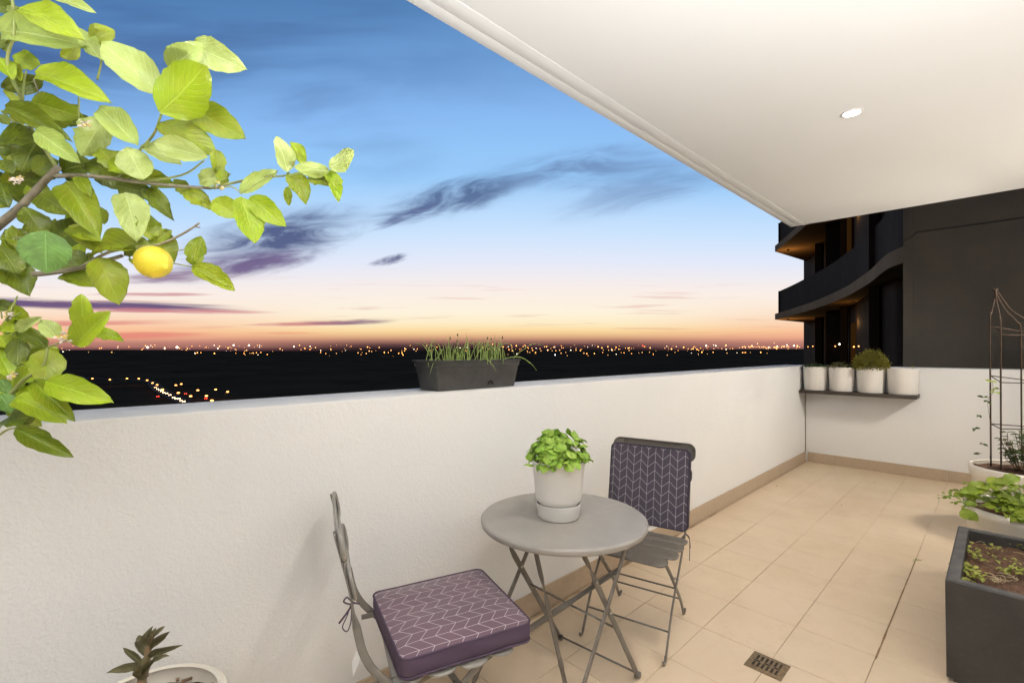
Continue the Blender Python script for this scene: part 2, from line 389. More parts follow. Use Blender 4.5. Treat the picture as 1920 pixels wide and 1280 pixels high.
L['thyme'] = leafmat('thyme_leaf', (.20, .19, .02), (.28, .26, .03), (.36, .30, .06), rough=.6, vein_amt=0)
L['seed'] = leafmat('seedling_leaf', (.28, .34, .04), (.40, .42, .07), (.5, .5, .12), rough=.5, vein_amt=.2)
L['chive'] = leafmat('chive_blade', (.38, .56, .10), (.52, .66, .2), (.6, .68, .28), vein_amt=0)
L['lemon'] = mat('lemon_peel', (.80, .58, .03), .38, bump=(260, .35, .003), var=(12, (.62, .60, .04), .7))

# ------------------------------------------------------------------ leaf shapes
def leafmesh(name, material, seed, rows=12, cols=6, fold=.12, curl=.18, wave=.05, shape=1.0, bites=0, round_=False, side=0.):
    r = random.Random(seed); V = []; F = []; UV = []
    ph = r.uniform(0, 6); bt = [(r.uniform(.25, .9), r.choice((-1, 1)), r.uniform(.1, .35), r.uniform(.02, .06)) for _ in range(bites)]
    for i in range(rows+1):
        t = i/rows
        w = sin(pi*min(1, t**(.9*shape)))**(.62 if round_ else .66)
        if t > .88 and not round_: w *= 1-.12*((t-.88)/.12)
        if i == 0: w = .03
        if i == rows: w = .01
        for j in range(cols+1):
            s = -1+2*j/cols; ww = w
            if abs(s) > .6:
                for bt_, sd, dp, bw in bt:
                    if sd*s > 0: ww = min(ww, w*(1-dp*exp(-((t-bt_)/bw)**2)))
                ww *= 1+.04*sin(31*t+ph*3+s)
            x_ = .5*s*ww
            z_ = fold*abs(s)*w - curl*(t-.35)**2*1.3 + wave*sin(9*t+ph+(1.3 if s > 0 else 0))*s*s
            V.append((x_ + side*(t*t), t, z_)); UV.append((.5+.5*s*.98, t))
    n = cols+1
    for i in range(rows):
        for j in range(cols): F.append((i*n+j, i*n+j+1, (i+1)*n+j+1, (i+1)*n+j))
    return meshof(name, V, F, material, uv=UV)
LM = {}
for key in 'bpdtm':
    LM[key] = [leafmesh('lemon_leaf', L[key], 10+i, fold=f, curl=c, wave=w, shape=sh, bites=bi, side=sd) for i, (f, c, w, sh, bi, sd) in enumerate(
        [(.10, .10, .03, 1., 0, 0), (.16, .22, .05, .9, 0, .04), (.06, .15, .07, 1.1, 2, -.05), (.2, .1, .04, 1., 1, .06), (-.08, -.15, .06, .95, 0, -.03), (.12, .3, .08, 1.05, 3, .08)])]
def leafobj(me, P0, P1, width, nrm, parent, name='leaf', roll=0.):
    P0, P1 = Vector(P0), Vector(P1); yv = P1-P0; ln = yv.length; yv.normalize()
    zv = Vector(nrm); zv = (zv - yv*zv.dot(yv)).normalized()
    if roll: zv.rotate(Matrix.Rotation(roll, 3, yv))
    xv = yv.cross(zv)
    o = bpy.data.objects.new(name, me); COL.objects.link(o)
    mt = Matrix(((xv.x*width, yv.x*ln, zv.x*ln, P0.x), (xv.y*width, yv.y*ln, zv.y*ln, P0.y), (xv.z*width, yv.z*ln, zv.z*ln, P0.z), (0, 0, 0, 1)))
    o.parent = parent
    o.matrix_basis = Matrix.Translation(-Vector(parent.location)) @ mt if parent.type == 'EMPTY' else mt
    return o

# ================================================================== SETTING
YW, XW, HW, TW, SK = 1.720, 6.825, 1.2025, .315, .12
G0 = -45.0
def terrain(d, a):
    h = G0
    t = min(1, max(0, (d-1900)/3300)); t = t*t*(3-2*t)
    h += t*(52 + 7*sin(a*3.1+1) + 4*sin(a*9.3) + 2.5*sin(a*23))
    h += (noise.noise(Vector((d*.004*cos(a), d*.004*sin(a), 0))))*3*min(1, d/800)
    if d > 5200: h -= (d-5200)*.02
    return h
V = [(0, 0, G0)]; F = []
rings = [60, 150, 300, 450, 600, 800, 1000, 1300, 1600, 1900, 2200, 2600, 3000, 3400, 3800, 4300, 4800, 5200, 6000, 9000, 20000, 40000]; NA = 240
for rr in rings:
    for i in range(NA):
        a_ = 2*pi*i/NA; V.append((rr*cos(a_), rr*sin(a_), terrain(rr, a_)))
for i in range(NA): F.append((0, 1+i, 1+(i+1) % NA))
for j in range(len(rings)-1):
    for i in range(NA):
        a_ = 1+j*NA+i; b_ = 1+j*NA+(i+1) % NA; F.append((a_, a_+NA, b_+NA, b_))
tag(obj('ground', V, F, M['land']), kind='structure')
def ground_at(px, py):
    """where the line of sight through a far light meets the land"""
    d = 200.
    while d < 7000:
        p = at(px, py, d); rr = sqrt(p.x**2+p.y**2)
        if p.z <= terrain(rr, atan2(p.y, p.x))+2: break
        d *= 1.01
    return p
# far city lights: a mass nobody could count
mb = {c: MB() for c in ('e_orange', 'e_white', 'e_warm', 'e_red', 'e_cool')}
def ico(c, r):
    t = [(1, 0, 0), (-1, 0, 0), (0, 1, 0), (0, -1, 0), (0, 0, 1), (0, 0, -1)]
    V = [Vector(c)+Vector(p)*r for p in t]
    return V, [(0, 2, 4), (2, 1, 4), (1, 3, 4), (3, 0, 4), (2, 0, 5), (1, 2, 5), (3, 1, 5), (0, 3, 5)]
rc = random.Random(5)
def citylight(px, py, s=1., c=None):
    d = 4300 if py < 660 else 3000
    p = at(px, py, d)
    c = c or rc.choice(['e_orange', 'e_warm', 'e_warm', 'e_warm', 'e_warm', 'e_orange', 'e_white', 'e_orange'])
    mb[c].add(*ico(p, s*d/FPX*.98))
for i in range(150):
    px = rc.uniform(115, 780); citylight(px, 656+rc.gauss(0, 5)+(0 if rc.random() > .15 else rc.uniform(4, 14)), rc.choice([.5, .7, .8, 1.1]))
for i in range(210):
    px = rc.uniform(930, 1500); citylight(px, 655+rc.gauss(0, 4.5)+(0 if rc.random() > .12 else rc.uniform(3, 12)), rc.choice([.5, .7, .8, 1.05]))
for i in range(45):
    citylight(rc.uniform(1385, 1480), 650.5+rc.gauss(0, .9), .7, 'e_warm')
for i in range(60):
    citylight(rc.uniform(120, 1500), 649+rc.uniform(-3, 3), rc.choice([.4, .5, .6]))
for i in range(18): citylight(rc.uniform(780, 930), 653+rc.gauss(0, 3), .8)
for px, py, s, c in [(221, 671, 1.9, 'e_white'), (332, 651, 2.2, 'e_white'), (277, 651, 2.0, 'e_white'), (438, 647, 1.5, 'e_white'), (467, 647, 1.5, 'e_white'), (226, 659, 1.5, 'e_white'),
                     (118, 660, 1.5, 'e_white'), (148, 665, 1.3, 'e_orange'), (1205, 648, 1.4, 'e_red'), (1324, 648, 1.4, 'e_white'), (1342, 648, 1.1, 'e_white'), (968, 648, 1.3, 'e_orange'), (985, 648, 1.2, 'e_warm'),
                     (1041, 665, 1.2, 'e_cool'), (1052, 662, 1., 'e_warm'), (1219, 652, 1.3, 'e_warm'), (1316, 660, 1.1, 'e_orange'), (1318, 666, .9, 'e_warm'), (1233, 669, .9, 'e_cool'), (1225, 664, .8, 'e_orange'),
                     (1489, 648, 1.3, 'e_white'), (1495, 648, 1.3, 'e_warm'), (250, 662, .9, 'e_warm'), (266, 656, 1.2, 'e_orange'), (370, 661, 1., 'e_orange'), (665, 678, 1.1, 'e_cool'), (672, 677, .7, 'e_warm')]:
    citylight(px, py, s, c)
V = []; F = []; FM = []
for i, (c, bmb) in enumerate(mb.items()):
    b_ = len(V); V += bmb.V; F += [tuple(j+b_ for j in f) for f in bmb.F]; FM += [i]*len(bmb.F)
me = meshof('city_lights', V, F, None, smooth=False)
for c in mb: me.materials.append(M[c])
me.polygons.foreach_set('material_index', FM)
tag(link('city_lights', me), label='orange and white lights of the far city along the dark horizon', kind='stuff')
# the road down below with its lamps and traffic
RP = [(120, 700), (177, 707), (235, 709), (280, 713), (294, 724), (310, 735), (330, 744), (346, 753), (362, 765)]
road = [atz(px, py+2, G0+.6) for px, py in RP]
cl = spline(road, 8); V = []; F = []
for i, p in enumerate(cl):
    t = (cl[min(i+1, len(cl)-1)]-cl[max(i-1, 0)]).normalized(); s_ = Vector((-t.y, t.x, 0))*7
    V += [p+s_, p-s_]
for i in range(len(cl)-1): F.append((2*i, 2*i+1, 2*i+3, 2*i+2))
tag(obj('road', V, F, M['asphalt'], smooth=False), kind='structure')
def street_lamp_meshes(hgt=9.):
    a_ = MB().add(*tube([(0, 0, 0), (0, 0, hgt)], [.16, .09], 6)).add(*tube([(0, 0, hgt), (.9, 0, hgt+.35), (1.9, 0, hgt+.4)], .07, 5))
    h_ = MB().add(*lathe([(.01, .5), (.7, .35), (1.15, -.1), (.9, -.5), (.01, -.7)], 8, (2.2, 0, hgt+.2)))
    return meshof('pole', a_.V, a_.F, M['lamp_pole']), meshof('lantern', h_.V, h_.F, M['e_orange'])
pm, hm = street_lamp_meshes()
LAMPS = [(177, 709), (210, 711), (235, 709), (264, 709), (280, 712), (290, 717), (293, 721), (310, 729), (333, 721), (339, 719), (330, 736), (360, 742), (367, 731), (385, 741), (406, 729), (422, 734), (391, 750)]
for i, (px, py) in enumerate(LAMPS):
    p = atz(px, py, G0+9.4)
    t = thing('street_lamp', 'orange street lamp shining in the dark valley beyond the white wall', 'street lamp', (p.x, p.y, G0), R.uniform(0, 6), 'orange street lamps in the dark valley')
    link('pole', pm, None, t, True); link('lantern', hm, None, t, True)
# cars with headlights on the road
bm_ = MB().add(*box(-2.1, 2.1, -.9, .9, .3, .85)).add(*box(-1.2, 1.1, -.78, .78, .85, 1.4)); car_body = meshof('body', bm_.V, bm_.F, M['carpaint'], smooth=False)
hl = MB().add(*ico((0, 0, 0), .52)); head_m = meshof('headlight', hl.V, hl.F, M['e_head']); tail_m = meshof('tail_light', hl.V, hl.F, M['e_red'])
cars = [(291, 726), (295, 729), (299, 731), (303, 733), (307, 736), (312, 737), (318, 740), (325, 745), (330, 747), (335, 747), (339, 751), (344, 752)]
for i, (px, py) in enumerate(cars):
    p = atz(px, py, G0+1.2); rz = atan2(-p.y, -p.x)+.1
    t = thing('car', 'car with bright headlights on in the queue of night traffic beyond the wall', 'car', (p.x, p.y, G0+.6), rz, 'cars queueing with headlights on')
    link('body', car_body, None, t, True)
    for sy in (-.75, .75):
        o = link('headlight', head_m, None, t, True); o.location = (2.15, sy, .7)
for i, (px, py) in enumerate([(296, 743), (348, 738), (386, 747)]):
    p = atz(px, py, G0+1.2); rz = atan2(p.y, p.x)
    t = thing('car', 'car seen from behind with red tail lights in the night traffic', 'car', (p.x, p.y, G0+.6), rz, 'cars driving away with red tail lights')
    link('body', car_body, None, t, True)
    for sy in (-.75, .75):
        o = link('tail_light', tail_m, None, t, True); o.location = (-2.15, sy, .8)

# ---- balcony floor, tiles
fl = tag(bbox('floor', -3.2, XW+TW, -1.0, YW+TW, -.3, -.004, M['grout']), kind='structure')
JX, JY, PX, PY = 2.693, .3955, .3447, .3237
tm = bpy.data.meshes.new('tile'); V, F = box(.0016, PX-.0016, .0016, PY-.0016, -.012, 0)
tm = meshof('tile', V, F, M['tile'], smooth=False)
bm = bmesh.new(); bm.from_mesh(tm)
bmesh.ops.bevel(bm, geom=[e for e in bm.edges if all(v.co.z > -.001 for v in e.verts)], offset=.0009, segments=1, affect='EDGES'); bm.to_mesh(tm); bm.free()
for i in range(-10, 12):
    for j in range(-5, 5):
        x0, y0 = JX+i*PX, JY+j*PY
        if x0 > XW-.02 or y0 > YW-.03 or x0 < -.9: continue
        o = link('tile', tm, None, fl, True); o.location = (x0, y0, R.uniform(-.0004, .0004))
        o.scale = (min(1, (XW-x0-.002)/PX), min(1, (YW-y0-.002)/PY), 1)
        if x0 > 4.0: o.scale.x *= 1.006; o.scale.y *= 1.006; o.location.x -= .001; o.location.y -= .001
        if y0+PY < .41 and .08 < y0+PY and 2.6 < x0 < 4.1: o.scale.y *= (PY-.0035)/PY
V = []; F = []
n_ = 30
for i in range(n_+1):
    x_ = 2.66+i*(4.10-2.66)/n_; w_ = .0016+.0026*noise.noise(Vector((x_*5, 2, 3)))**2*6
    V += [(x_, JY-.002-w_, .0013), (x_, JY-.001+w_*.7, .0013)]
for i in range(n_): F.append((2*i, 2*i+1, 2*i+3, 2*i+2)[::-1])
obj('grout_stain', V, F, M['dirty_grout'], fl, True, smooth=False)
# bits of dirt on the floor
dm = MB()
for px, py in [(1555, 871), (1578, 947), (1430, 890), (1640, 905), (1456, 911)]:
    p = atz(px, py, 0.); dm.add(*ico((p.x, p.y, .003), .005))
tag(dm.obj('debris', M['dirty_grout']), label='tiny dark crumbs lying on the far floor tiles', kind='stuff')
# yellow moss spot at the joint end
mm = MB(); pc = atz(1718, 1049, 0)
for i in range(60):
    a_ = R.uniform(0, 2*pi); rr = abs(R.gauss(0, .022)); c_ = Vector((pc.x+rr*cos(a_)*1.5, pc.y+rr*sin(a_), .003))
    mm.add(*ico(c_, R.uniform(.001, .003)))
tag(mm.obj('moss', L['seed']), label='small patch of yellow moss at a tile joint beside the dark planter', kind='stuff')

# ---- parapet walls
wl = thing('parapet_wall', 'long white rendered balcony wall running from the left to the corner', 'wall', (-3.2, YW, 0))
def wallbody(name, x0, x1, y0, y1, z0, z1, parent):
    return bbox(name, x0, x1, y0, y1, z0, z1, M['white_render'], parent, bev=.006, seg=3)
wallbody('wall_body', -3.2, XW+TW, YW, YW+TW, -.3, HW, wl)
wb = thing('parapet_wall', 'shorter white rendered balcony wall behind the shelf of pots', 'wall', (XW, -1.0, 0))
wallbody('wall_body', XW, XW+TW, -1.0, YW-.001, -.3, HW-.001, wb)
sm = meshof('skirting_tile', *box(.001, PX-.001, -.011, -.0005, .0015, SK), M['skirt'], smooth=False)
x0 = JX-10*PX
while x0 < XW-.02:
    o = link('skirting_tile', sm); o.parent = wl; o.location = (x0+3.2, 0, 0); o.scale = (min(1, (XW-.012-x0)/PX), 1, 1); x0 += PX*1.0
sm2 = meshof('skirting_tile', *box(-.011, -.0005, .001, PY-.001, .0015, SK), M['skirt'], smooth=False)
y0 = JY-4*PY
while y0 < YW-.03:
    o = link('skirting_tile', sm2); o.parent = wb; o.location = (0, y0+1.0, 0); o.scale = (1, min(1, (YW-.012-y0)/PY), 1); y0 += PY
sl = MB().add(*box(XW-.007, XW+.002, YW-.009, YW+.001, SK, HW-.02)); sl.obj('corner_seal', M['seal'], wb)

# ---- ceiling
YC, XC, ZC = 1.549, 5.622, 2.70
ce = tag(bbox('ceiling', -3.2, XC, -1.0, 1.412, ZC, ZC+.3, M['ceiling_paint']), kind='structure')
bbox('edge_trim', -3.2, XC, 1.4145, 1.488, ZC-.0015, ZC+.3, M['ceiling_paint'], ce, bev=.001)
bbox('edge_trim', -3.2, XC, 1.4905, YC, ZC-.0005, ZC+.3, M['ceiling_paint'], ce, bev=.001)
bbox('ceiling_backing', -3.2, XC, 1.405, 1.50, ZC+.003, ZC+.31, M['ceiling_paint'], ce)
# recessed downlights in one row; the two out of view are added
def downlight(x_, label, pw=1.):
    t = thing('downlight', label, 'ceiling light', (x_, .572, ZC))
    MB().add(*lathe([(.052, .001), (.052, -.004), (.043, -.006), (.038, -.001), (.036, .0)], 40, (0, 0, 0))).obj('trim_ring', M['white_plastic'], t, True)
    V, F = lathe([(.0001, -.004), (.02, -.004), (.0405, -.003)], 32); obj('lens', V, F, M['e_down'], t, True)
    a = area('downlight_lamp', (0, 0, -.012), .07, POW_DOWN*pw, WARM); a.parent = t
    return t
downlight(3.166, 'small round lit downlight recessed in the white ceiling')
downlight(1.25, 'added lit downlight in the ceiling just above the view')
downlight(-.67, 'added dimmed downlight in the ceiling behind the view', .15)

# ---- the flat behind the camera: facade, open doorway, lit room
fa = thing('flat_facade', 'white facade of the flat with a wide open doorway behind the view', 'building', (0, -1.0, 0))
bbox('wall', 2.6, XW+TW, -1.2, -1.001, -.3, 3.0, M['white_render'], fa)
bbox('lintel', -3.2, 2.6, -1.2, -1.001, 2.35, 3.0, M['white_render'], fa)
bbox('end_wall', -3.4, -3.2, -1.2, YW+TW, -.3, 3.0, M['white_render'], fa)
bbox('room_floor', -3.2, 2.6, -5.2, -1.2, -.3, 0, M['skirt'], fa)
bbox('room_back_wall', -3.2, 2.6, -5.4, -5.2, -.3, 2.7, M['ceiling_paint'], fa)
bbox('room_side_wall', -3.4, -3.2, -5.2, -1.2, -.3, 2.7, M['ceiling_paint'], fa)
bbox('room_side_wall', 2.6, 2.8, -5.2, -1.2, -.3, 2.7, M['ceiling_paint'], fa)
bbox('room_ceiling', -3.2, 2.6, -5.2, -1.2, 2.6, 2.7, M['ceiling_paint'], fa)
rl = thing('added_room_light', 'added round ceiling light in the room behind the view', 'ceiling light', (0, -2.4, 2.6))
MB().add(*lathe([(.5, 0), (.5, -.03), (.47, -.04)], 32)).obj('rim', M['white_plastic'], rl, True)
a = area('added_room_lamp', (0, 0, -.05), 1.7, FILL_ROOM, NEUT); a.parent = rl  # unseen lamp added as fill from the flat
fq = thing('added_floor_lamp', 'added uplighting fill lamp standing in the doorway behind the view', 'floor lamp', (-1.0, -.55, 0))
MB().add(*lathe([(.0001, 0), (.15, 0), (.15, .02), (.02, .03), (.012, .05), (.012, 1.6), (.05, 1.62), (.17, 1.70), (.172, 1.70), (.05, 1.615)], 32)).obj('stand', M['white_plastic'], fq, True)
a = area('fill_uplight_lamp', (0, 0, 1.69), .3, FILL_TORCH, NEUT, (pi, 0, 0)); a.parent = fq  # added fill bounced off the ceiling in place of flash
def fill_uplight(x_, z_, pw, label):  # unseen fill light added to brighten the ceiling
    wlp = thing('fill_wall_light', label, 'fill light', (x_, -1.0, z_))
    MB().add(*lathe([(.05, -.08), (.11, .05), (.105, .05), (.045, -.07), (.0001, -.07)], 24, (0, .13, 0))).obj('bowl', M['white_plastic'], wlp, True)
    a = area('added_light', (0, .13, .045), .18, pw, NEUT if x_ < 3 else FAR, (pi, 0, 0)); a.parent = wlp; a.data.spread = radians(146)
fill_uplight(.6, .6, FILL_UP, 'added up lighting fill lamp low on the door side behind the view')
fill_uplight(4.6, .25, FILL_UP2, 'added up lighting fill lamp on the facade near the far corner, out of view')

def bulkhead(x_, z_, pw, label):  # unseen fill light added to brighten the far wall and floor
    b_ = thing('fill_bulkhead_light', label, 'fill light', (x_, -1.0, z_))
    o = MB().add(*lathe([(.0001, 0), (.24, 0), (.24, .03), (.225, .05), (.0001, .05)], 32)).obj('backplate', M['white_plastic'], b_, True); o.rotation_euler = (-pi/2, 0, 0)
    a = area('fill_bulkhead_lamp', (0, .06, 0), .42, pw, FAR, (radians(58), 0, 0)); a.parent = b_; a.data.spread = radians(125)
bulkhead(3.1, 2.1, FILL_BULK[0], 'added large round fill light on the facade beyond the right edge of the view')
bulkhead(5.4, 2.1, FILL_BULK[1], 'added large round fill light on the facade towards the far corner, out of view')

# ---- grey rendered wall beyond the back parapet
gw = thing('grey_wall', 'tall grey rendered wall rising behind the short white parapet', 'wall', (7.6, .8, -2))
bbox('wall_body', 7.6, 8.0, -6, .745, -3, 6.5, M['grey_render'], gw)
bbox('corner_pier', 7.594, 8.004, .7455, .845, -3, 6.5, M['grey_render'], gw)
# horizontal control joint
zj = EYE-(412-YH)*(7.6/(FW.x+RT.x*(1918-960)/FPX))/FPX
gj = MB().add(*box(7.592, 7.602, -6, .72, 2.83, 2.842)).add(*tube([(7.593, .72, 2.836), (7.593, .76, 2.79), (7.588, .84, 2.75)], .006, 6)); gj.obj('control_joint', M['grey_joint'], gw)

# ---- neighbouring tower with curved balconies
tw = thing('apartment_tower', 'dark apartment tower with curved balcony slabs beyond the corner', 'building', (24, 5, G0))
def dp(px, d): p = at(px, YH, d); return Vector((p.x, p.y, 0))
edge = [dp(1453, 24), dp(1480, 21.5), dp(1530, 17.6), dp(1580, 14.2), dp(1610, 12.2), dp(1632, 10.9), dp(1655, 9.5), dp(1672, 8.9), dp(1700, 8.35)]
edge = spline(edge, 5)
body = [dp(1507, 27.), dp(1530, 24.), dp(1560, 20.), dp(1592, 16.8), dp(1620, 14.), dp(1645, 12.), dp(1668, 10.8), dp(1690, 10.2), dp(1760, 9.6)]
body = spline(body, 4)
far_ = dp(1507, 40)
def prism(outline, z0, z1):
    n = len(outline); V = [Vector((p.x, p.y, z)) for z in (z0, z1) for p in outline]
    F = [(i, (i+1) % n, n+(i+1) % n, n+i) for i in range(n)] + [tuple(reversed(range(n))), tuple(range(n, 2*n))]
    return V, F
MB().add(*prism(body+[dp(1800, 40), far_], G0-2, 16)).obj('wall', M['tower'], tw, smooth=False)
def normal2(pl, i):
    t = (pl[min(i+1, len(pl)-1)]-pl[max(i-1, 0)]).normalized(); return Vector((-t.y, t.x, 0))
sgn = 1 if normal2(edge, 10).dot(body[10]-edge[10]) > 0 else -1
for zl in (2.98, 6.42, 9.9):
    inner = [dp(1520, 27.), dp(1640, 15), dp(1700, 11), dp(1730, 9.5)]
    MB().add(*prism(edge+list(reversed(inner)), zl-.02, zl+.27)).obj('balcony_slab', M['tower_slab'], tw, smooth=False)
    # parapet set back a little from the slab edge
    off = [p+normal2(edge, i)*sgn*.22 for i, p in enumerate(edge)]
    off2 = [p+normal2(edge, i)*sgn*.36 for i, p in enumerate(edge)]
    o0 = dp(1462, 24.1); o1 = dp(1507, 27.5)
    poly = off+list(reversed(off2))
    MB().add(*prism(poly, zl+.272, zl+1.42)).obj('balcony_parapet', M['tower'], tw, smooth=False)
    d_ = (o1-off[0]).normalized(); nn = Vector((-d_.y, d_.x, 0))*.07
    MB().add(*prism([off[0]+nn, off[0]-nn, o1-nn, o1+nn], zl+.272, zl+1.419)).obj('balcony_parapet', M['tower'], tw, smooth=False)
for px, d, w_ in [(1536, 22.6, .28), (1563, 19.2, .45), (1583, 17.2, .2), (1640, 12.0, .2)]:
    c_ = dp(px, d-.35); bbox('column', c_.x-w_/2, c_.x+w_/2, c_.y-w_/2, c_.y+w_/2, -30, 15, M['tower_stripe'], tw)
for px, d, z0, z1, w_ in [(1592, 16.2, 4.0, 6.3, .6), (1600, 15.8, .9, 2.3, .7)]:
    c_ = dp(px, d); t_ = (dp(px+12, d-1.0)-c_).normalized(); nn = Vector((-t_.y, t_.x, 0))*.02
    o = MB().add(*prism([c_-t_*w_/2+nn, c_-t_*w_/2-nn, c_+t_*w_/2-nn, c_+t_*w_/2+nn], z0, z1)).obj('window', M['e_dim'], tw, smooth=False)
for px, zl in ((1478, 2.98), (1478, 6.42), (1600, 2.98), (1600, 6.42)):
    d = 23.5 if px < 1500 else 15.2; c_ = dp(px, d)
    V, F = lathe([(.0001, .0), (.07, .0), (.06, -.05), (.0001, -.06)], 10, (c_.x, c_.y, zl-.03)); obj('soffit_lamp', V, F, M['e_dim'], tw)
    ld = bpy.data.lights.new('soffit_glow', 'POINT'); ld.energy = 17 if px < 1500 else 4; ld.color = (1, .55, .18); ld.shadow_soft_size = .1
    lo_ = bpy.data.objects.new('soffit_glow', ld); COL.objects.link(lo_); lo_.location = (c_.x, c_.y, zl-.7); attach(lo_, tw)
for px, py, c in [(1553, 646, 'e_white'), (1560, 645, 'e_white'), (1574, 645, 'e_white'), (1581, 645, 'e_white'), (1566, 649, 'e_warm'), (1535, 651, 'e_cool'), (1610, 649, 'e_warm'), (1524, 649, 'e_orange'), (1565, 656, 'e_warm'), (1515, 650, 'e_orange'), (1601, 650, 'e_orange')]:  # added glowing dots for points of light against the tower, no fixtures
    d = 1e9
    for i in range(len(body)-1):
        p, q_ = body[i], body[i+1]; r0 = (px-960)/FPX
        f0 = (p.dot(RT)-r0*p.dot(FW)); f1 = (q_.dot(RT)-r0*q_.dot(FW))
        if f0*f1 <= 0: tt = f0/(f0-f1); d = min(d, (p+(q_-p)*tt).dot(FW))
    if d > 100: continue
    p = at(px, py, d-.75); V, F = ico(p, .024 if c != 'e_white' else .036); obj('added_light', V, F, M[c], tw, smooth=False)

# ================================================================== TABLE
tb = thing('bistro_table', 'round taupe metal bistro table with folding crossed legs', 'table', (1.511, 1.255, 0))
TC = Vector((1.511, 1.255, .71)); RTB = .338
prof = [(.0001, -.001), (.1, -.001), (.2, -.0008), (RTB-.016, 0.), (RTB-.006, .0005), (RTB-.001, -.003), (RTB, -.008), (RTB-.001, -.02), (RTB-.004, -.024), (RTB-.010, -.022), (RTB-.012, -.008), (.2, -.006), (.0001, -.006)]
MB().add(*lathe(prof, 96, TC)).obj('table_top', M['steel_top'], tb)
v_ = Vector((cos(.084), sin(.084), 0)); sd = Vector((-v_.y, v_.x, 0))
legs = dict(A=((1.272, 1.385), (1.752, 1.475)), D=((1.345, 1.037), (1.785, 1.074)), B=((1.675, 1.48), (1.135, 1.442)), E=((1.716, 1.05), (1.171, 1.004)))
LG = {}
for n_, (t_, f_) in legs.items():
    P0 = Vector((t_[0], t_[1], .69)); P1 = Vector((f_[0], f_[1], .012)); LG[n_] = (P0, P1)
    N = 24; pts = [P0.lerp(P1, i/N) for i in range(N+1)]
    tws = [pi/2*max(0, min(1, (i/N-.10)/.10)) if n_ in 'AD' else pi/2 for i in range(N+1)]
    MB().add(*bar(pts, .024, .007, sd, tws)).obj('leg', M['steel'], tb)
def on(n_, t): return LG[n_][0].lerp(LG[n_][1], t)
def prj(P):
    P = Vector(P)-Vector((0, 0, EYE)); d = P.dot(FW); return (960+FPX*P.dot(RT)/d, YH-FPX*P.z/d)
Ct = Vector((1.264, 1.19, .69)); Cf = atz(1064, 1300, .01)
pts = [Ct.lerp(Cf, i/24) for i in range(25)]
MB().add(*bar(pts, .022, .006, sd, [pi/2*(0 if i < 5 else 1 if i > 9 else (i-5)/4) + (pi/2*max(0, min(1, (i-18)/2))) for i in range(25)])).obj('leg', M['steel'], tb)
def param_at_y(n_, yy):
    lo, hi = 0., 1.
    for _ in range(40):
        md = (lo+hi)/2
        if prj(on(n_, md))[1] < yy: lo = md
        else: hi = md
    return on(n_, lo)
def rod(P, Q, r=.0045, name='stretcher'): return MB().add(*tube([P, Q], r, 8)).obj(name, M['steel'], tb)
rod(param_at_y('A', 1094), param_at_y('D', 1178)); rod(on('A', .975), on('D', .975))
rod(on('B', .93), on('E', .93)); rod(on('B', .02), on('E', .02), .005); rod(on('A', .02), on('D', .02), .005)
P0 = param_at_y('E', 1067); P1 = on('B', .80)
N = 24; pts = [P0.lerp(P1, i/N) for i in range(N+1)]
MB().add(*bar(pts, .024, .006, UP, [(0 if i/N > .42 else (pi/2*.8 if i/N < .34 else pi/2*.8*(1-(i/N-.34)/.08))) for i in range(N+1)])).obj('brace', M['steel'], tb)
for n_, yy in (('D', 1089), ('D', 1147), ('A', 1061)):
    p = param_at_y(n_, yy); ray = (Vector((0, 0, EYE))-p).normalized()
    MB().add(*tube([p-sd*.009, p+sd*-.0065], .0055, 10)).obj('rivet', M['bolt'], tb); 
for n_ in 'ADBE':
    p = LG[n_][1]; MB().add(*tube([p-sd*.010+UP*.004, p+sd*.010+UP*.004], .014, 14)).obj('foot', M['steel'], tb)
for n_ in 'AD':
    p = LG[n_][0]; bbox('bracket', p.x-.014, p.x+.02, p.y-.012, p.y+.012, .684, .7035, M['steel'], tb, bev=.002)

# ================================================================== CHAIRS
def slat(cx, cy, cz, ln, w, along='y', up=(1, 0, 0), bend=0., tilt=0., th=.004):
    """pressed slat with rounded ends: long axis y, width axis 'up'"""
    up = Vector(up).normalized(); nrm = up.cross(Vector((0, 1, 0))).normalized()
    out = []; n = 8; r = min(w/2, ln/2)*.8
    hx, hy = w/2, ln/2
    for qx, qy, a0 in ((1, 1, 0), (-1, 1, 90), (-1, -1, 180), (1, -1, 270)):
        for i in range(n+1):
            a_ = radians(a0+90*i/n); out.append(((hx-r)*qx+r*cos(a_), (hy-r)*qy+r*sin(a_)))
    V = []; F = []; m = len(out); C = Vector((cx, cy, cz))
    def P(a_, b_, off): return C+up*a_+Vector((0, b_, 0))+nrm*(off+bend*((b_/hy)**2)*hy)
    lay = [(.0, th*.9), (.55, th*.85), (.86, th*.5), (.985, -.0), (1., -th*.9), (.97, -th*1.6), (.93, -th*1.2), (.8, -th*.3)]
    for s_, o_ in lay:
        for a_, b_ in out: V.append(P(a_*s_ if s_ > .5 else a_*s_, b_*s_ if s_ >= .5 else b_*.0 if s_ == 0 else b_*s_, o_))
    # shrink evenly by margin rather than by scale along the long axis
    V = []
    for s_, o_ in lay:
        mg = (1-s_)*hx
        for a_, b_ in out: V.append(P(a_*s_, b_*(1-mg/hy) if s_ > 0 else b_*(1-mg/hy), o_))
    for j in range(len(lay)-1):
        for i in range(m): F.append((j*m+i, j*m+(i+1) % m, (j+1)*m+(i+1) % m, (j+1)*m+i))
    return V, F
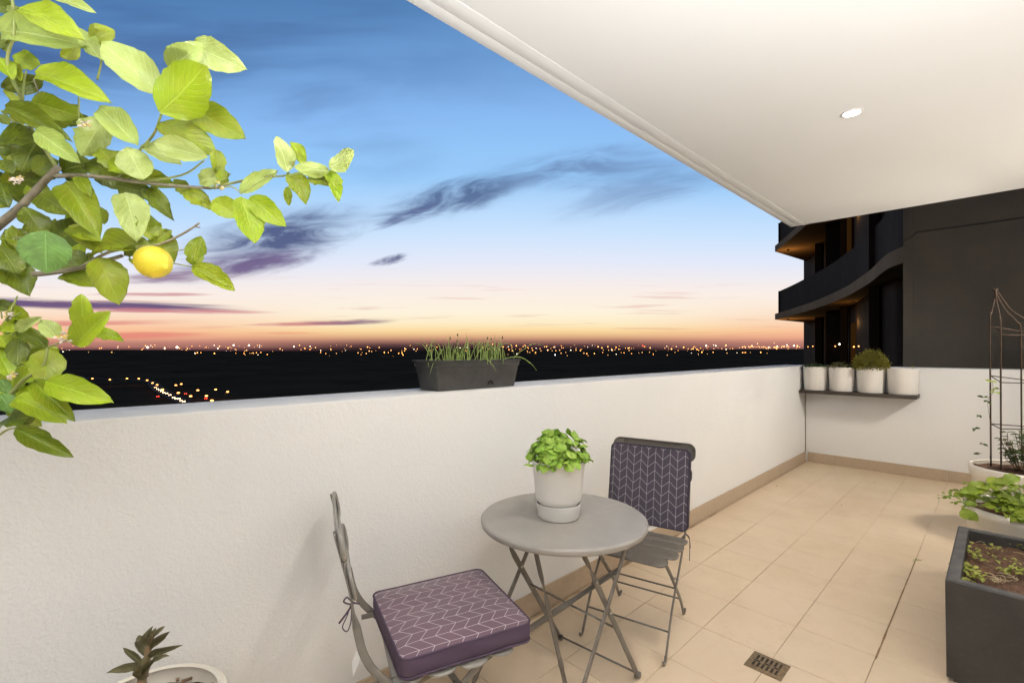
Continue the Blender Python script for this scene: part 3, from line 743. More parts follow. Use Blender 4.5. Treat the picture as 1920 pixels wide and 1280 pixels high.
def make_chair(label, loc, rz, mt):
    t = thing('folding_chair', label, 'chair', loc, rz, 'folding metal bistro chairs')
    HY = .2
    for s_ in (-1, 1):
        y_ = s_*HY
        pl = spline([(.225, y_, .012), (.19, y_, .07), (.10, y_, .20), (-.03, y_, .33), (-.15, y_*.985, .44), (-.205, y_*.97, .52), (-.228, y_*.96, .61), (-.248, y_*.95, .72), (-.272, y_*.94, .82), (-.288, y_*.93, .885)], 5)
        n = len(pl); tw_ = [pi/2*(1-max(0, min(1, (i/n-.66)/.07))) if False else pi/2*max(0, min(1, 1-(i/n-.64)/.06)) for i in range(n)]
        MB().add(*bar(pl, .023, .006, (0, 1, 0), tw_)).obj('back_leg_post', mt, t, True)
        y2 = s_*(HY-.024)
        p2 = spline([(-.215, y2, .012), (-.14, y2, .12), (.03, y2, .30), (.165, y2, .428)], 5)
        MB().add(*bar(p2, .023, .006, (0, 1, 0), [pi/2]*len(p2))).obj('leg', mt, t, True)
        # rolled glides
        for fx, yy, dx in ((.225, y_, 1), (-.215, y2, -1)):
            MB().add(*tube(spline([(fx, yy, .03), (fx, yy, .012), (fx+dx*.018, yy, .004), (fx+dx*.032, yy, .012), (fx+dx*.034, yy, .022)], 4), .0055, 8)).obj('glide', mt, t, True)
        MB().add(*tube([(.005, s_*(HY-.03), .285), (.005, s_*(HY+.006), .285)], .006, 10)).obj('rivet', M['bolt'], t, True)
        MB().add(*bar([(-.185, s_*(HY-.012), .432), (.185, s_*(HY-.012), .436)], .018, .005, UP, None)).obj('seat_rail', mt, t, True)
    for (x_, z_, hy) in ((.16, .105, HY), (-.148, .115, HY-.024), (-.06, .205, HY-.024)):
        MB().add(*tube([(x_, -hy, z_), (x_, hy, z_)], .0045, 8)).obj('stretcher', mt, t, True)
    for i, (x_, ln) in enumerate([(-.083, .45), (.015, .46), (.113, .46), (.210, .41)]):
        V, F = slat(x_, 0, .446-.003*abs(i-1.5), ln, .096, up=(1, 0, -.03*(i-1.5)), bend=-.02, th=.0045)
        obj('seat_slat', V, F, M['slat_lit'] if mt is M['steel_chair'] else mt, t, True, auto=60)
    for (x_, z_, ln, w_) in ((-.286, .842, .455, .098), (-.258, .728, .43, .10)):
        V, F = slat(x_, 0, z_, ln, w_, up=(-.2, 0, 1), bend=-.085, th=.0045)
        obj('back_slat', V, F, M['slat_lit'] if mt is M['steel_chair'] else mt, t, True, auto=60)
    return t
A1, A2 = radians(-22), radians(180+13)
CH1 = (.900, 1.358); CH2 = (2.135, 1.285)
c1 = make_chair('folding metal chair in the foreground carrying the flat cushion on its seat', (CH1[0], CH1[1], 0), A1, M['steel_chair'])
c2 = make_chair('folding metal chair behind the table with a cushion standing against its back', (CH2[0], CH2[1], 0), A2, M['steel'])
# ---- cushions
def cushmat(name, base, base2, line, turn=False):
    m = bpy.data.materials.new(name); m.use_nodes = True; q = NT(m.node_tree); b = q.n['Principled BSDF']
    uv = q.new('ShaderNodeUVMap').outputs[0]; u, v_, _ = q.sep(uv)
    if turn: u, v_ = v_, u
    cw, ph, rise = .0385, .047, .034
    cu = q.m('DIVIDE', u, cw); fu = q.m('FRACT', cu)
    par = q.m('FRACT', q.m('MULTIPLY', q.m('FLOOR', cu), .5)); par = q.m('GREATER_THAN', par, .25)
    tri = q.m('ABSOLUTE', q.m('SUBTRACT', fu, par))
    vv = q.m('FRACT', q.m('DIVIDE', q.m('SUBTRACT', v_, q.m('MULTIPLY', tri, rise)), ph))
    d1 = q.m('MULTIPLY', q.m('MINIMUM', vv, q.m('SUBTRACT', 1., vv)), ph*.73)
    d2 = q.m('MULTIPLY', q.m('MINIMUM', fu, q.m('SUBTRACT', 1., fu)), cw)
    d = q.m('MINIMUM', d1, d2)
    co = q.new('ShaderNodeTexCoord').outputs['Object']
    ln_ = q.m('MULTIPLY', q.mr(d, .0010, .0004), q.mr(q.noise(co, 700, 2, .5), .3, .5, .55, 1.))
    c = q.mix(q.mr(q.noise(co, 5, 4, .6), .35, .65), base+(1,), base2+(1,))
    c = q.mix(ln_, c, line+(1,))
    q.l.new(c, b.inputs['Base Color']); b.inputs['Roughness'].default_value = .8; b.inputs['Specular IOR Level'].default_value = .3
    b.inputs['Sheen Weight'].default_value = .25
    h = q.m('ADD', q.noise(co, 900, 2, .5), q.m('MULTIPLY', q.noise(co, 14, 3, .5), 3.))
    q.l.new(q.bump(h, .25, .002), b.inputs['Normal'])
    return m
CM = cushmat('cushion_print', (.118, .066, .088), (.10, .058, .078), (.62, .56, .58), True)
CM2 = cushmat('cushion_print_dark', (.055, .045, .065), (.045, .038, .055), (.55, .52, .55))
CS = mat('cushion_side', (.060, .038, .062), .8, spec=.3, bump=(700, .3, .002), var=(7, (.05, .032, .054), .8))
CS2 = mat('cushion_side_dark', (.032, .026, .042), .8, spec=.3, bump=(700, .3, .002))
def cushion(name, label, w, d, th, mt, base, side, puff=.012):
    """mt: 4x4 matrix placing a pad lying in xy, bottom at z=0"""
    t = thing(name, label, 'cushion', mt.translation, 0)
    out = []; r = .028; n = 6
    for qx, qy, a0 in ((1, 1, 0), (-1, 1, 90), (-1, -1, 180), (1, -1, 270)):
        for i in range(n+1):
            a_ = radians(a0+90*i/n); out.append(((w/2-r)*qx+r*cos(a_), (d/2-r)*qy+r*sin(a_)))
    # densify straight runs
    o2 = []
    for i, p in enumerate(out):
        o2.append(p); q_ = out[(i+1) % len(out)]
        L_ = sqrt((p[0]-q_[0])**2+(p[1]-q_[1])**2); kx = int(L_/.03)
        for j in range(1, kx): o2.append((p[0]+(q_[0]-p[0])*j/kx, p[1]+(q_[1]-p[1])*j/kx))
    out = o2; m = len(out); sd_ = R.uniform(0, 50)
    def wob(x_, y_, s): return s*noise.noise(Vector((x_*9+sd_, y_*9, sd_)))
    V = []; F = []; UV = []
    rings = [(0., 1.), (.25, .98), (.5, .9), (.7, .74), (.85, .46), (.94, .2), (1., 0.)]
    for s_, h_ in rings:
        for x_, y_ in out:
            V.append((x_*s_, y_*s_, th+puff*h_+wob(x_*s_, y_*s_, .004)*(h_+.3))); UV.append((x_*s_, y_*s_))
    for j in range(len(rings)-1):
        for i in range(m): F.append((j*m+i, j*m+(i+1) % m, (j+1)*m+(i+1) % m, (j+1)*m+i)[::-1])
    V = [mt @ Vector(v) for v in V]
    obj('top_panel', V, F, base, t, uv=UV)
    V = []; F = []
    for s_, z_ in [(1., th), (1.012, th*.8), (1.016, th*.5), (1.010, th*.2), (.992, .0), (.9, -.003), (.5, -.004), (.0, -.004)]:
        for x_, y_ in out:
            k_ = wob(x_*2, y_*2, .008)*(4*(z_/th)*(1-z_/th) if 0 < z_ < th else 0); V.append((x_*s_*(1+k_), y_*s_*(1+k_), z_))
    for j in range(7):
        for i in range(m): F.append((j*m+i, j*m+(i+1) % m, (j+1)*m+(i+1) % m, (j+1)*m+i)[::-1])
    V = [mt @ Vector(v) for v in V]
    obj('side_panel', V, F, side, t)
    for z_ in (th, .002):
        ring = [mt @ Vector((x_*1.004, y_*1.004, z_+wob(x_, y_, .002))) for x_, y_ in out]; ring += ring[:2]
        MB().add(*tube(ring, .0034, 6, cap=False)).obj('piping', side, t)
    return t
mt1 = Matrix.Translation((.975, 1.322, .4535)) @ Matrix.Rotation(radians(-17), 4, 'Z')
q1 = cushion('seat_cushion', 'plum cushion with white leaf lines lying flat on the foreground chair', .425, .425, .058, mt1, CM, CS)
# back cushion leaning on the far chair
mt2 = Matrix.Translation((CH2[0], CH2[1], 0)) @ Matrix.Rotation(A2, 4, 'Z') @ Matrix.Translation((-.20, 0, .665)) @ Matrix.Rotation(radians(81), 4, 'Y') @ Matrix.Rotation(radians(90), 4, 'Z')
q2 = cushion('back_cushion', 'dark cushion with white leaf lines standing upright against the far chair back', .42, .405, .036, mt2, CM2, CS2, .008)
def strap(parent, pts, mt, r=.0022): MB().add(*tube(spline(pts, 6), r, 6)).obj('tie', mt, parent)
l1 = lambda a_, b_, c_: Matrix.Translation((CH1[0], CH1[1], 0)) @ Matrix.Rotation(A1, 4, 'Z') @ Vector((a_, b_, c_))
l2 = lambda a_, b_, c_: Matrix.Translation((CH2[0], CH2[1], 0)) @ Matrix.Rotation(A2, 4, 'Z') @ Vector((a_, b_, c_))
strap(q1, [l1(-.19, .19, .48), l1(-.212, .2, .485), l1(-.225, .195, .50), l1(-.235, .185, .515), l1(-.245, .19, .50), l1(-.235, .197, .487), l1(-.22, .195, .482)], CS, .003)
strap(q1, [l1(-.22, .195, .484), l1(-.235, .18, .45), l1(-.25, .17, .42), l1(-.235, .165, .405), l1(-.222, .175, .43), l1(-.218, .19, .478)], CS, .002)
strap(q1, [l1(-.21, .2, .484), l1(-.24, .19, .45), l1(-.262, .18, .43)], CS, .0035)
strap(q2, [l2(-.15, .2, .455), l2(-.17, .215, .43), l2(-.165, .218, .36), l2(-.15, .22, .32)], CS2, .0018)
strap(q2, [l2(-.15, .2, .455), l2(-.18, .213, .42), l2(-.19, .216, .37)], CS2, .0018)
def tagcard(parent, pts, mt):
    V = [Vector(p) for p in pts]; o = obj('care_label', V, [(0, 1, 2, 3)], mt, parent, smooth=False)
tagcard(q1, [l1(-.208, -.075, .505), l1(-.208, -.13, .495), l1(-.235, -.15, .445), l1(-.235, -.095, .455)], M['tag'])
tagcard(q2, [l2(-.145, -.02, .463), l2(-.14, .03, .463), l2(-.105, .028, .4625), l2(-.11, -.02, .4625)], M['tag'])

# ================================================================== POT HELPERS
def pot(prof_out, thick, mt, parent, c, name='pot', n=56, sx=1, sy=1):
    """wall from an outline (r,z) bottom to top, with an inside face"""
    ins = [(r-thick, max(z, .012)) for r, z in reversed(prof_out)]
    pr = [(.0001, prof_out[0][1])] + list(prof_out) + [(prof_out[-1][0]-thick*.5, prof_out[-1][1]+thick*.35)] + ins + [(.0001, ins[-1][1])]
    return MB().add(*lathe(pr, n, c, sx, sy)).obj(name, mt, parent, auto=50)
def soil(r, c, z, parent, sx=1, sy=1, rough=.006, seed=1):
    V = []; F = []; n = 40; rings = 9
    for j in range(rings+1):
        for i in range(n):
            a_ = 2*pi*i/n; rr = r*j/rings; x_, y_ = c[0]+rr*sx*cos(a_), c[1]+rr*sy*sin(a_)
            V.append((x_, y_, z+rough*(noise.noise(Vector((x_*45, y_*45, seed)))+.6*noise.noise(Vector((x_*110, y_*110, seed))))*(1 if 0 < j else 1)))
    for j in range(rings):
        for i in range(n): F.append((j*n+i, j*n+(i+1) % n, (j+1)*n+(i+1) % n, (j+1)*n+i))
    return obj('soil', V, F, M['soil'], parent)
def rnd_leafset(mkey, n=4, **kw):
    return [leafmesh('leaf', L[mkey], 100+i, **{**dict(rows=6, cols=4), **kw}) for i in range(n)]

# ---- basil on the table
bp = thing('potted_basil', 'green basil in a white pot with saucer on the round table', 'potted plant', (1.497, 1.268, .711))
BC = Vector((1.497, 1.268, .7105))
pot([(.073, .03), (.077, .055), (.093, .072), (.096, .088), (.1075, .222), (.1085, .224), (.1085, .232)], .003, M['white_plastic'], bp, BC)
MB().add(*lathe([(.0001, .002), (.081, .0), (.085, .004), (.0905, .054), (.0915, .058), (.0895, .059), (.0885, .056), (.083, .011), (.0001, .008)], 56, BC)).obj('saucer', M['white_plastic'], bp, auto=50)
soil(.104, BC, BC.z+.209, bp)
bl = rnd_leafset('basil', 5, rows=8, cols=6, fold=-.12, curl=.5, wave=.05, round_=True)
rb = random.Random(3)
for i in range(230):
    a_ = rb.uniform(0, 2*pi); e_ = rb.uniform(.0, 1.) ** .8
    rr = .122*sqrt(1-e_*e_*.75)*rb.uniform(.7, 1.12); zz = BC.z+.222+.115*e_+rb.uniform(-.012, .012)
    if rb.random() < .25: rr *= .6
    p = Vector((BC.x+rr*cos(a_), BC.y+rr*sin(a_), zz))
    out = Vector((cos(a_), sin(a_), 0)); a2 = a_+rb.uniform(-1.1, 1.1)
    dr = (Vector((cos(a2), sin(a2), 0))*rb.uniform(.4, 1)+UP*rb.uniform(-.75, .35)).normalized()
    ln = rb.uniform(.03, .056)
    leafobj(rb.choice(bl), p-dr*ln*.4, p+dr*ln*.6, ln*rb.uniform(.68, .88), (out*.8+UP*1.0), bp, roll=rb.uniform(-.4, .4))
for i in range(12):
    a_ = rb.uniform(0, 2*pi); r1 = rb.uniform(0, .05); r2 = rb.uniform(.02, .08)
    MB().add(*tube(spline([(BC.x+r1*cos(a_), BC.y+r1*sin(a_), BC.z+.188), (BC.x+(r1+r2)/2*cos(a_), BC.y+(r1+r2)/2*sin(a_), BC.z+.23), (BC.x+r2*cos(a_), BC.y+r2*sin(a_), BC.z+.275)], 4), .0018, 6)).obj('stem', M['pale_stem'], bp)
for (dx, dy, dz, ln) in ((-.035, -.052, .285, .026), (.045, -.05, .276, .022), (.02, -.045, .30, .018)):
    p = BC+Vector((dx, dy, dz))
    for j in range(3):
        leafobj(bl[0], p, p+Vector((rb.uniform(-1, 1), rb.uniform(-.6, 0), rb.uniform(.1, .8))).normalized()*ln*.7, ln*.4, (-.5, -.8, .6), bp, 'blossom').data = leafmesh('blossom', M['petal'], j+40, rows=4, cols=2)

# ---- trough of chives on the parapet
tr = thing('chive_trough', 'black plastic trough of chives standing on the long white wall', 'planter', (1.5, 1.86, HW))
def tapered(name, x0, x1, y0, y1, z0, z1, tx, ty, mt, parent, wall=.004, rim=.008, rimh=.03, rr=.018):
    """open tapered trough with a stepped rim"""
    def ring(hx, hy, z, r):
        cx, cy = (x0+x1)/2, (y0+y1)/2; o = []
        for qx, qy, a0 in ((1, 1, 0), (-1, 1, 90), (-1, -1, 180), (1, -1, 270)):
            for i in range(6):
                a_ = radians(a0+90*i/5); o.append((cx+(hx-r)*qx+r*cos(a_), cy+(hy-r)*qy+r*sin(a_), z))
        return o
    HX, HY_ = (x1-x0)/2, (y1-y0)/2
    def half(z):
        t = (z-z0)/(z1-z0); return HX-tx*(1-t), HY_-ty*(1-t)
    L_ = []
    a_, b_ = half(z0); L_.append(ring(a_-.003, b_-.003, z0, rr)); L_.append(ring(a_, b_, z0+.003, rr))
    zb = z1-rimh; a_, b_ = half(zb); L_.append(ring(a_-rim*.5, b_-rim*.5, zb-.001, rr)); L_.append(ring(a_, b_, zb, rr))
    a_, b_ = half(z1); L_.append(ring(a_-rim*.3, b_-rim*.3, z1-.006, rr)); L_.append(ring(a_+.003, b_+.003, z1-.005, rr)); L_.append(ring(a_+.003, b_+.003, z1, rr)); L_.append(ring(a_-rim, b_-rim, z1, rr))
    a_, b_ = half(zb); L_.append(ring(a_-rim, b_-rim, zb, rr)); a_, b_ = half(z0+.01); L_.append(ring(a_-rim, b_-rim, z0+.01, rr))
    m = len(L_[0]); V = [p for r_ in L_ for p in r_]; F = []
    for j in range(len(L_)-1):
        for i in range(m): F.append((j*m+i, j*m+(i+1) % m, (j+1)*m+(i+1) % m, (j+1)*m+i))
    F.append(tuple(reversed(range(m)))); F.append(tuple((len(L_)-1)*m+i for i in range(m)))
    return obj(name, V, F, mt, parent, auto=35)
TX0, TX1, TY0, TY1, TZ = 1.235, 1.785, 1.765, 1.965, 1.345
tapered('trough', TX0, TX1, TY0, TY1, HW+.001, TZ, .030, .018, M['black_plastic'], tr)
V, F = lathe([(.0001, 0), (.016, 0), (.016, .004)], 20); 
o = MB().add([(v[0], v[1] if v[1] > -.002 else -.002, v[2]) for v in V], F).obj('overflow_hole', M['drain_hole'], tr); o.matrix_basis = Matrix.Translation((1.575, TY0+.0125, HW+.022)) @ Matrix.Rotation(radians(90-7), 4, 'X')
V = []; F = []
for j in range(5):
    for i in range(16):
        x_ = TX0+.03+(TX1-TX0-.06)*i/15; y_ = TY0+.02+(TY1-TY0-.04)*j/4; V.append((x_, y_, TZ-.018+.006*noise.noise(Vector((x_*40, y_*40, 0)))))
for j in range(4):
    for i in range(15): F.append((j*16+i, j*16+i+1, (j+1)*16+i+1, (j+1)*16+i))
obj('soil', V, F, M['soil'], tr)
rz_ = random.Random(9)
def blade(pts, r0=.0022, mt=None):
    sp = spline(pts, 5); n = len(sp); MB().add(*tube(sp, [r0*(1-.8*(i/(n-1))**1.5) for i in range(n)], 5)).obj('blade', mt or L['chive'], tr)
for i in range(62):
    cl_ = rz_.choice([1.29, 1.36, 1.42, 1.46, 1.50, 1.58, 1.62, 1.65, 1.71]); x_ = cl_+rz_.gauss(0, .018); y_ = rz_.uniform(TY0+.03, TY1-.04); h_ = rz_.uniform(.05, .13)
    dx, dy = rz_.gauss(0, .024), rz_.gauss(0, .015)
    blade([(x_, y_, TZ-.02), (x_+dx*.4, y_+dy*.4, TZ+h_*.5), (x_+dx, y_+dy, TZ+h_)], rz_.uniform(.0014, .0026))
for x_, x2, h_, s_ in [(1.31, 1.20, .07, -.02), (1.33, 1.22, .085, .0), (1.40, 1.50, .08, .04), (1.47, 1.58, .085, .02), (1.50, 1.62, .07, .045), (1.60, 1.45, .088, .0), (1.63, 1.75, .08, .04), (1.42, 1.36, .06, .02), (1.55, 1.66, .06, .03)]:
    blade([(x_, TY0+.06, TZ-.02), (x_*.6+x2*.4, TY0+.05, TZ+h_*.85), (x2*.8+x_*.2, TY0+.03, TZ+h_), (x2, TY0+.02, TZ+h_-s_-.02)], .002)
blade([at(962, 672, 2.32), at(975, 660, 2.3), at(992, 648, 2.28), at(1006, 644, 2.27), at(1019, 648, 2.26)], .0018)
blade([at(944, 673, 2.32), at(962, 669, 2.28), at(980, 671, 2.26), at(996, 682, 2.24), at(1006, 694, 2.23)], .0024)
blade([at(899, 675, 2.24), at(912, 673, 2.2), at(922, 682, 2.17), at(930, 695, 2.16)], .0024)
blade([at(829, 655, 2.26), at(822, 668, 2.2), at(812, 682, 2.14), at(806, 702, 2.1)], .0026)
blade([at(807, 672, 2.22), at(803, 680, 2.17), at(803, 687, 2.13)], .0024)
blade([at(806, 668, 2.24), at(799, 654, 2.24), at(790, 645, 2.24), at(775, 645, 2.24), at(764, 648, 2.25)], .002)
bud = bpy.data.meshes.new('bud')
for px, py in [(857, 640), (858, 628), (852, 645), (914, 634), (921, 636), (942, 633), (844, 634)]:
    p = at(px, py, 2.28); V, F = lathe([(.0002, -.007), (.003, -.003), (.0034, .001), (.0015, .006), (.0002, .009)], 8, p); obj('bud', V, F, L['dark'], tr)
    blade([Vector((p.x+rz_.uniform(-.01, .01), p.y, TZ-.02)), Vector((p.x, p.y, TZ+.04)), p], .0014)

# ---- round pot with the young plant, bottom left
p5 = thing('potted_seedling', 'round off-white pot with a small reddish young plant at the bottom left', 'potted plant', (.195, 1.475, 0))
C5 = Vector((.165, 1.49, 0))
pot([(.13, .0), (.14, .02), (.165, .43), (.176, .46), (.180, .48), (.178, .493), (.171, .497)], .014, M['offwhite_plastic'], p5, C5)
soil(.160, C5, .455, p5, rough=.008)
rs = random.Random(21)
chip = meshof('bark_chip', *box(-.5, .5, -.5, .5, -.5, .5), M['wood_chip'], smooth=False)
for i in range(46):
    a_ = rs.uniform(0, 2*pi); rr = .16*sqrt(rs.random()); o = link('bark_chip', chip, None, None); o.parent = p5
    o.location = (rr*cos(a_), rr*sin(a_), .462); o.scale = (rs.uniform(.008, .03), rs.uniform(.003, .008), rs.uniform(.002, .005)); o.rotation_euler = (rs.uniform(-.3, .3), rs.uniform(-.3, .3), rs.uniform(0, 3))
SD = 1.17
st_ = [at(266, 1290, SD), at(266, 1272, SD), at(271, 1252, SD), at(276, 1232, SD), at(279, 1212, SD), at(283, 1196, SD), at(285, 1186, SD)]
MB().add(*tube(spline(st_, 4), [.011-.006*i/24 for i in range(25)], 10)).obj('stem', mat('stem_brown', (.16, .13, .06), .6, var=(60, (.24, .12, .07), .6)), p5)
pl_ = [leafmesh('leaf', L['purple'], 60+i, rows=9, cols=4, fold=.22, curl=c, wave=.05, side=sd_) for i, (c, sd_) in enumerate([(.25, 0), (-.3, .05), (.45, -.05)])]
for bx, by, tx_, ty_, w_, kx, dd in [(270, 1250, 205, 1256, 17, 2, -.05), (272, 1248, 233, 1219, 12, 1, .02), (276, 1232, 254, 1196, 15, 0, .03), (279, 1210, 280, 1178, 17, 0, -.02), (284, 1196, 308, 1174, 9, 1, .03),
                                     (284, 1214, 329, 1178, 15, 1, -.01), (280, 1232, 330, 1211, 15, 0, -.03), (282, 1243, 316, 1226, 12, 2, .02), (272, 1272, 262, 1240, 20, 0, -.03), (284, 1204, 290, 1178, 14, 0, .0), (276, 1268, 285, 1236, 16, 0, -.04), (255, 1200, 270, 1192, 12, 2, .02)]:
    leafobj(pl_[kx], at(bx, by, SD), at(tx_, ty_, SD+dd), w_*SD/FPX*.9, (-.5, -.75, .75), p5, roll=rs.uniform(-.3, .3))

# ---- floor drain
dr_ = thing('floor_drain', 'small rectangular brass drain grate set in the floor tiles', 'drain', (2.28, .72, 0))
q_ = [atz(1395, 1244, .0), atz(1418, 1222, .0), atz(1482, 1248, .0), atz(1461, 1277, .0)]
cx_ = sum((p.x for p in q_))/4; cy_ = sum((p.y for p in q_))/4
DX, DY = .068, .075
bbox('frame', cx_-DX, cx_+DX, cy_-DY, cy_+DY, .0002, .0022, M['drain'], dr_)
bbox('grate', cx_-DX+.012, cx_+DX-.012, cy_-DY+.012, cy_+DY-.012, .0022, .0042, M['drain'], dr_, bev=.001)
for i in range(2):
    for j in range(6):
        x_ = cx_-.028+i*.056; y_ = cy_-.046+j*.0185
        V, F = box(x_-.018, x_+.018, y_-.0045, y_+.0045, .0043, .0048); obj('slot', V, F, M['drain_hole'], dr_, smooth=False)
for j in range(3):
    y_ = cy_-.04+j*.04; V, F = box(cx_-.005, cx_+.005, y_-.012, y_+.012, .0044, .005); obj('slot', V, F, M['drain_hole'], dr_, smooth=False)

# ---- dark square planter
PX0, PX1, PY1, PY0, PZ = 2.70, 3.575, .163, -.42, .43
dk = thing('dark_planter', 'large black square planter with bare soil and seedlings at the right edge', 'planter', (3.1, -.13, 0))
def openbox(x0, x1, y0, y1, z0, z1, w, mt, parent, name, tap=.0, foot=.0):
    V = []; F = []
    def rg(a, z): return [(x0+a, y0+a, z), (x1-a, y0+a, z), (x1-a, y1-a, z), (x0+a, y1-a, z)]
    Ls = [rg(.02+tap, z0), rg(.02+tap, z0+foot), rg(tap, z0+foot), rg(0, z1-.04), rg(-.0, z1-.006), rg(.004, z1), rg(w-.004, z1), rg(w, z1-.005), rg(w+.003, z1-.12)]
    V = [p for r_ in Ls for p in r_]
    for j in range(len(Ls)-1):
        for i in range(4): F.append((j*4+i, j*4+(i+1) % 4, (j+1)*4+(i+1) % 4, (j+1)*4+i))
    F.append((3, 2, 1, 0)); nl = (len(Ls)-1)*4; F.append((nl, nl+1, nl+2, nl+3))
    return obj(name, V, F, mt, parent, smooth=False)
openbox(PX0, PX1, PY0, PY1, 0, PZ, .045, M['planter_dark'], dk, 'planter_body', .004, .02)
ZR = PZ+.0006
for (a0, a1, b0, b1) in ((PX0+.006, PX0+.042, PY0+.006, PY1-.006), (PX1-.042, PX1-.006, PY0+.006, PY1-.006), (PX0+.043, PX1-.043, PY1-.042, PY1-.006), (PX0+.043, PX1-.043, PY0+.006, PY0+.042)):
    bbox('rim', a0, a1, b0, b1, PZ-.004, ZR, M['planter_rim'], dk)
V = []; F = []; nx, ny = 50, 34
for j in range(ny+1):
    for i in range(nx+1):
        x_ = PX0+.046+(PX1-PX0-.092)*i/nx; y_ = PY0+.046+(PY1-PY0-.092)*j/ny
        V.append((x_, y_, PZ-.055+.018*noise.noise(Vector((x_*9, y_*9, 2)))+.010*noise.noise(Vector((x_*38, y_*38, 5)))+.006*noise.noise(Vector((x_*90, y_*90, 5)))))
for j in range(ny):
    for i in range(nx): a_ = j*(nx+1)+i; F.append((a_, a_+1, a_+nx+2, a_+nx+1))
obj('soil', V, F, M['soil'], dk)
sdl = rnd_leafset('seed', 4, fold=.15, curl=.3, round_=True)
def sprig(c, n, spread, size, parent, keyset, rr, up=.6, w=.7, name='leaf'):
    for i in range(n):
        a_ = rr.uniform(0, 2*pi); d_ = Vector((cos(a_), sin(a_), rr.uniform(-.1, up)*1.5)).normalized()
        p = Vector(c)+Vector((rr.gauss(0, spread), rr.gauss(0, spread), abs(rr.gauss(0, spread*.5)))); ln = size*rr.uniform(.6, 1.3)
        leafobj(rr.choice(keyset), p, p+d_*ln, ln*w, (0, 0, 1) if abs(d_.z) < .9 else (1, 0, 0), parent, name, roll=rr.uniform(-.5, .5))
rk = random.Random(8)
for px, py, n, sp, sz in [(1825, 1038, 22, .02, .022), (1838, 1050, 12, .015, .02), (1812, 1070, 30, .02, .024), (1800, 1062, 16, .012, .022), (1830, 1082, 26, .022, .022), (1862, 1028, 14, .016, .018), (1868, 1045, 8, .01, .015), (1815, 1018, 8, .012, .018),
                           (1884, 1072, 18, .02, .024), (1915, 1075, 18, .022, .024), (1900, 1052, 8, .012, .016), (1916, 1025, 10, .015, .018), (1808, 1085, 12, .015, .02)]:
    p = atz(px, py, PZ-.035); sprig(p, n, sp, sz, dk, sdl, rk, .5)
straw = mat('dry_straw', (.5, .40, .24), .9)
for i in range(46):
    p = atz(rk.uniform(1865, 1918), rk.uniform(1078, 1096), PZ-.035) if i < 26 else Vector((rk.uniform(PX0+.06, PX1-.06), rk.uniform(PY0+.06, PY1-.06), PZ-.045)); a_ = rk.uniform(0, pi)
    MB().add(*tube([p, p+Vector((cos(a_)*.02, sin(a_)*.02, .004)), p+Vector((cos(a_)*.04, sin(a_)*.04, 0))], .0012, 4)).obj('straw', straw, dk)

# ---- white tub with leafy herb
cl2 = thing('herb_tub', 'white tub of leafy bright green herbs between the dark planter and the trellis tub', 'potted plant', (4.04, -.13, 0))
C2 = Vector((4.04, -.13, 0))
pot([(.23, .0), (.25, .02), (.285, .42), (.296, .43), (.300, .462), (.296, .470)], .014, M['offwhite_plastic'], cl2, C2)
soil(.284, C2, .435, cl2, rough=.015)
hl_ = rnd_leafset('celery', 5, rows=8, cols=6, fold=.1, curl=.35, wave=.07, round_=True)
hs_ = rnd_leafset('celery', 3, rows=5, cols=4, fold=.1, curl=.2, round_=True)
rh = random.Random(17)
for i in range(88):
    a_ = rh.uniform(0, 2*pi); rr = .30*sqrt(rh.random()); hgt = .46+rh.uniform(.06, .20)*(1.15-rr/.36)
    p = C2+Vector((rr*cos(a_), rr*sin(a_), hgt)); root = C2+Vector((rr*.45*cos(a_), rr*.45*sin(a_), .44))
    MB().add(*tube(spline([root, root.lerp(p, .55)+UP*.03, p], 4), [.003]*4+[.0022]*4+[.0015], 5)).obj('stem', M['pale_stem'], cl2)
    for j in range(3):
        a2 = a_+rh.uniform(-1.4, 1.4); dr = Vector((cos(a2), sin(a2), rh.uniform(-.5, .3))).normalized(); ln = rh.uniform(.035, .07)
        leafobj(rh.choice(hl_), p, p+dr*ln, ln*rh.uniform(.7, .9), (rh.uniform(-.5, .2), rh.uniform(-.4, .4), 1), cl2, roll=rh.uniform(-.4, .4))
for px, py, d in [(1812, 920, 2.9), (1800, 935, 2.85), (1790, 940, 2.85), (1775, 932, 2.9), (1765, 928, 2.9), (1783, 926, 2.9), (1808, 952, 2.8), (1820, 905, 2.95)]:
    for j in range(4):
        p = at(px+rh.uniform(-7, 7), py+rh.uniform(-6, 6), d); dr = Vector((rh.uniform(-1, 1), rh.uniform(-1, 1), rh.uniform(-.4, .4))).normalized(); ln = rh.uniform(.015, .028)
        leafobj(rh.choice(hs_), p, p+dr*ln, ln*.8, (-.6, 0, .8), cl2)
for px0, py0, px1, py1 in [(1850, 955, 1765, 928), (1850, 960, 1800, 938), (1865, 970, 1822, 900)]:
    MB().add(*tube(spline([at(px0, py0, 2.9), at((px0+px1)/2, (py0+py1)/2-8, 2.88), at(px1, py1, 2.87)], 4), .0018, 5)).obj('stem', M['pale_stem'], cl2)
for px0, py0, px1, py1, w_ in [(1806, 962, 1838, 972, 24), (1850, 905, 1815, 925, 26), (1870, 945, 1905, 932, 30), (1862, 893, 1868, 918, 26), (1800, 968, 1826, 958, 20), (1900, 915, 1870, 900, 24), (1838, 930, 1808, 918, 24), (1890, 955, 1862, 940, 24), (1860, 925, 1838, 908, 22), (1905, 890, 1885, 905, 22)]:
    leafobj(hl_[0], at(px0, py0, 2.72), at(px1, py1, 2.68), w_*2.7/FPX, (-.7, -.3, .9), cl2)

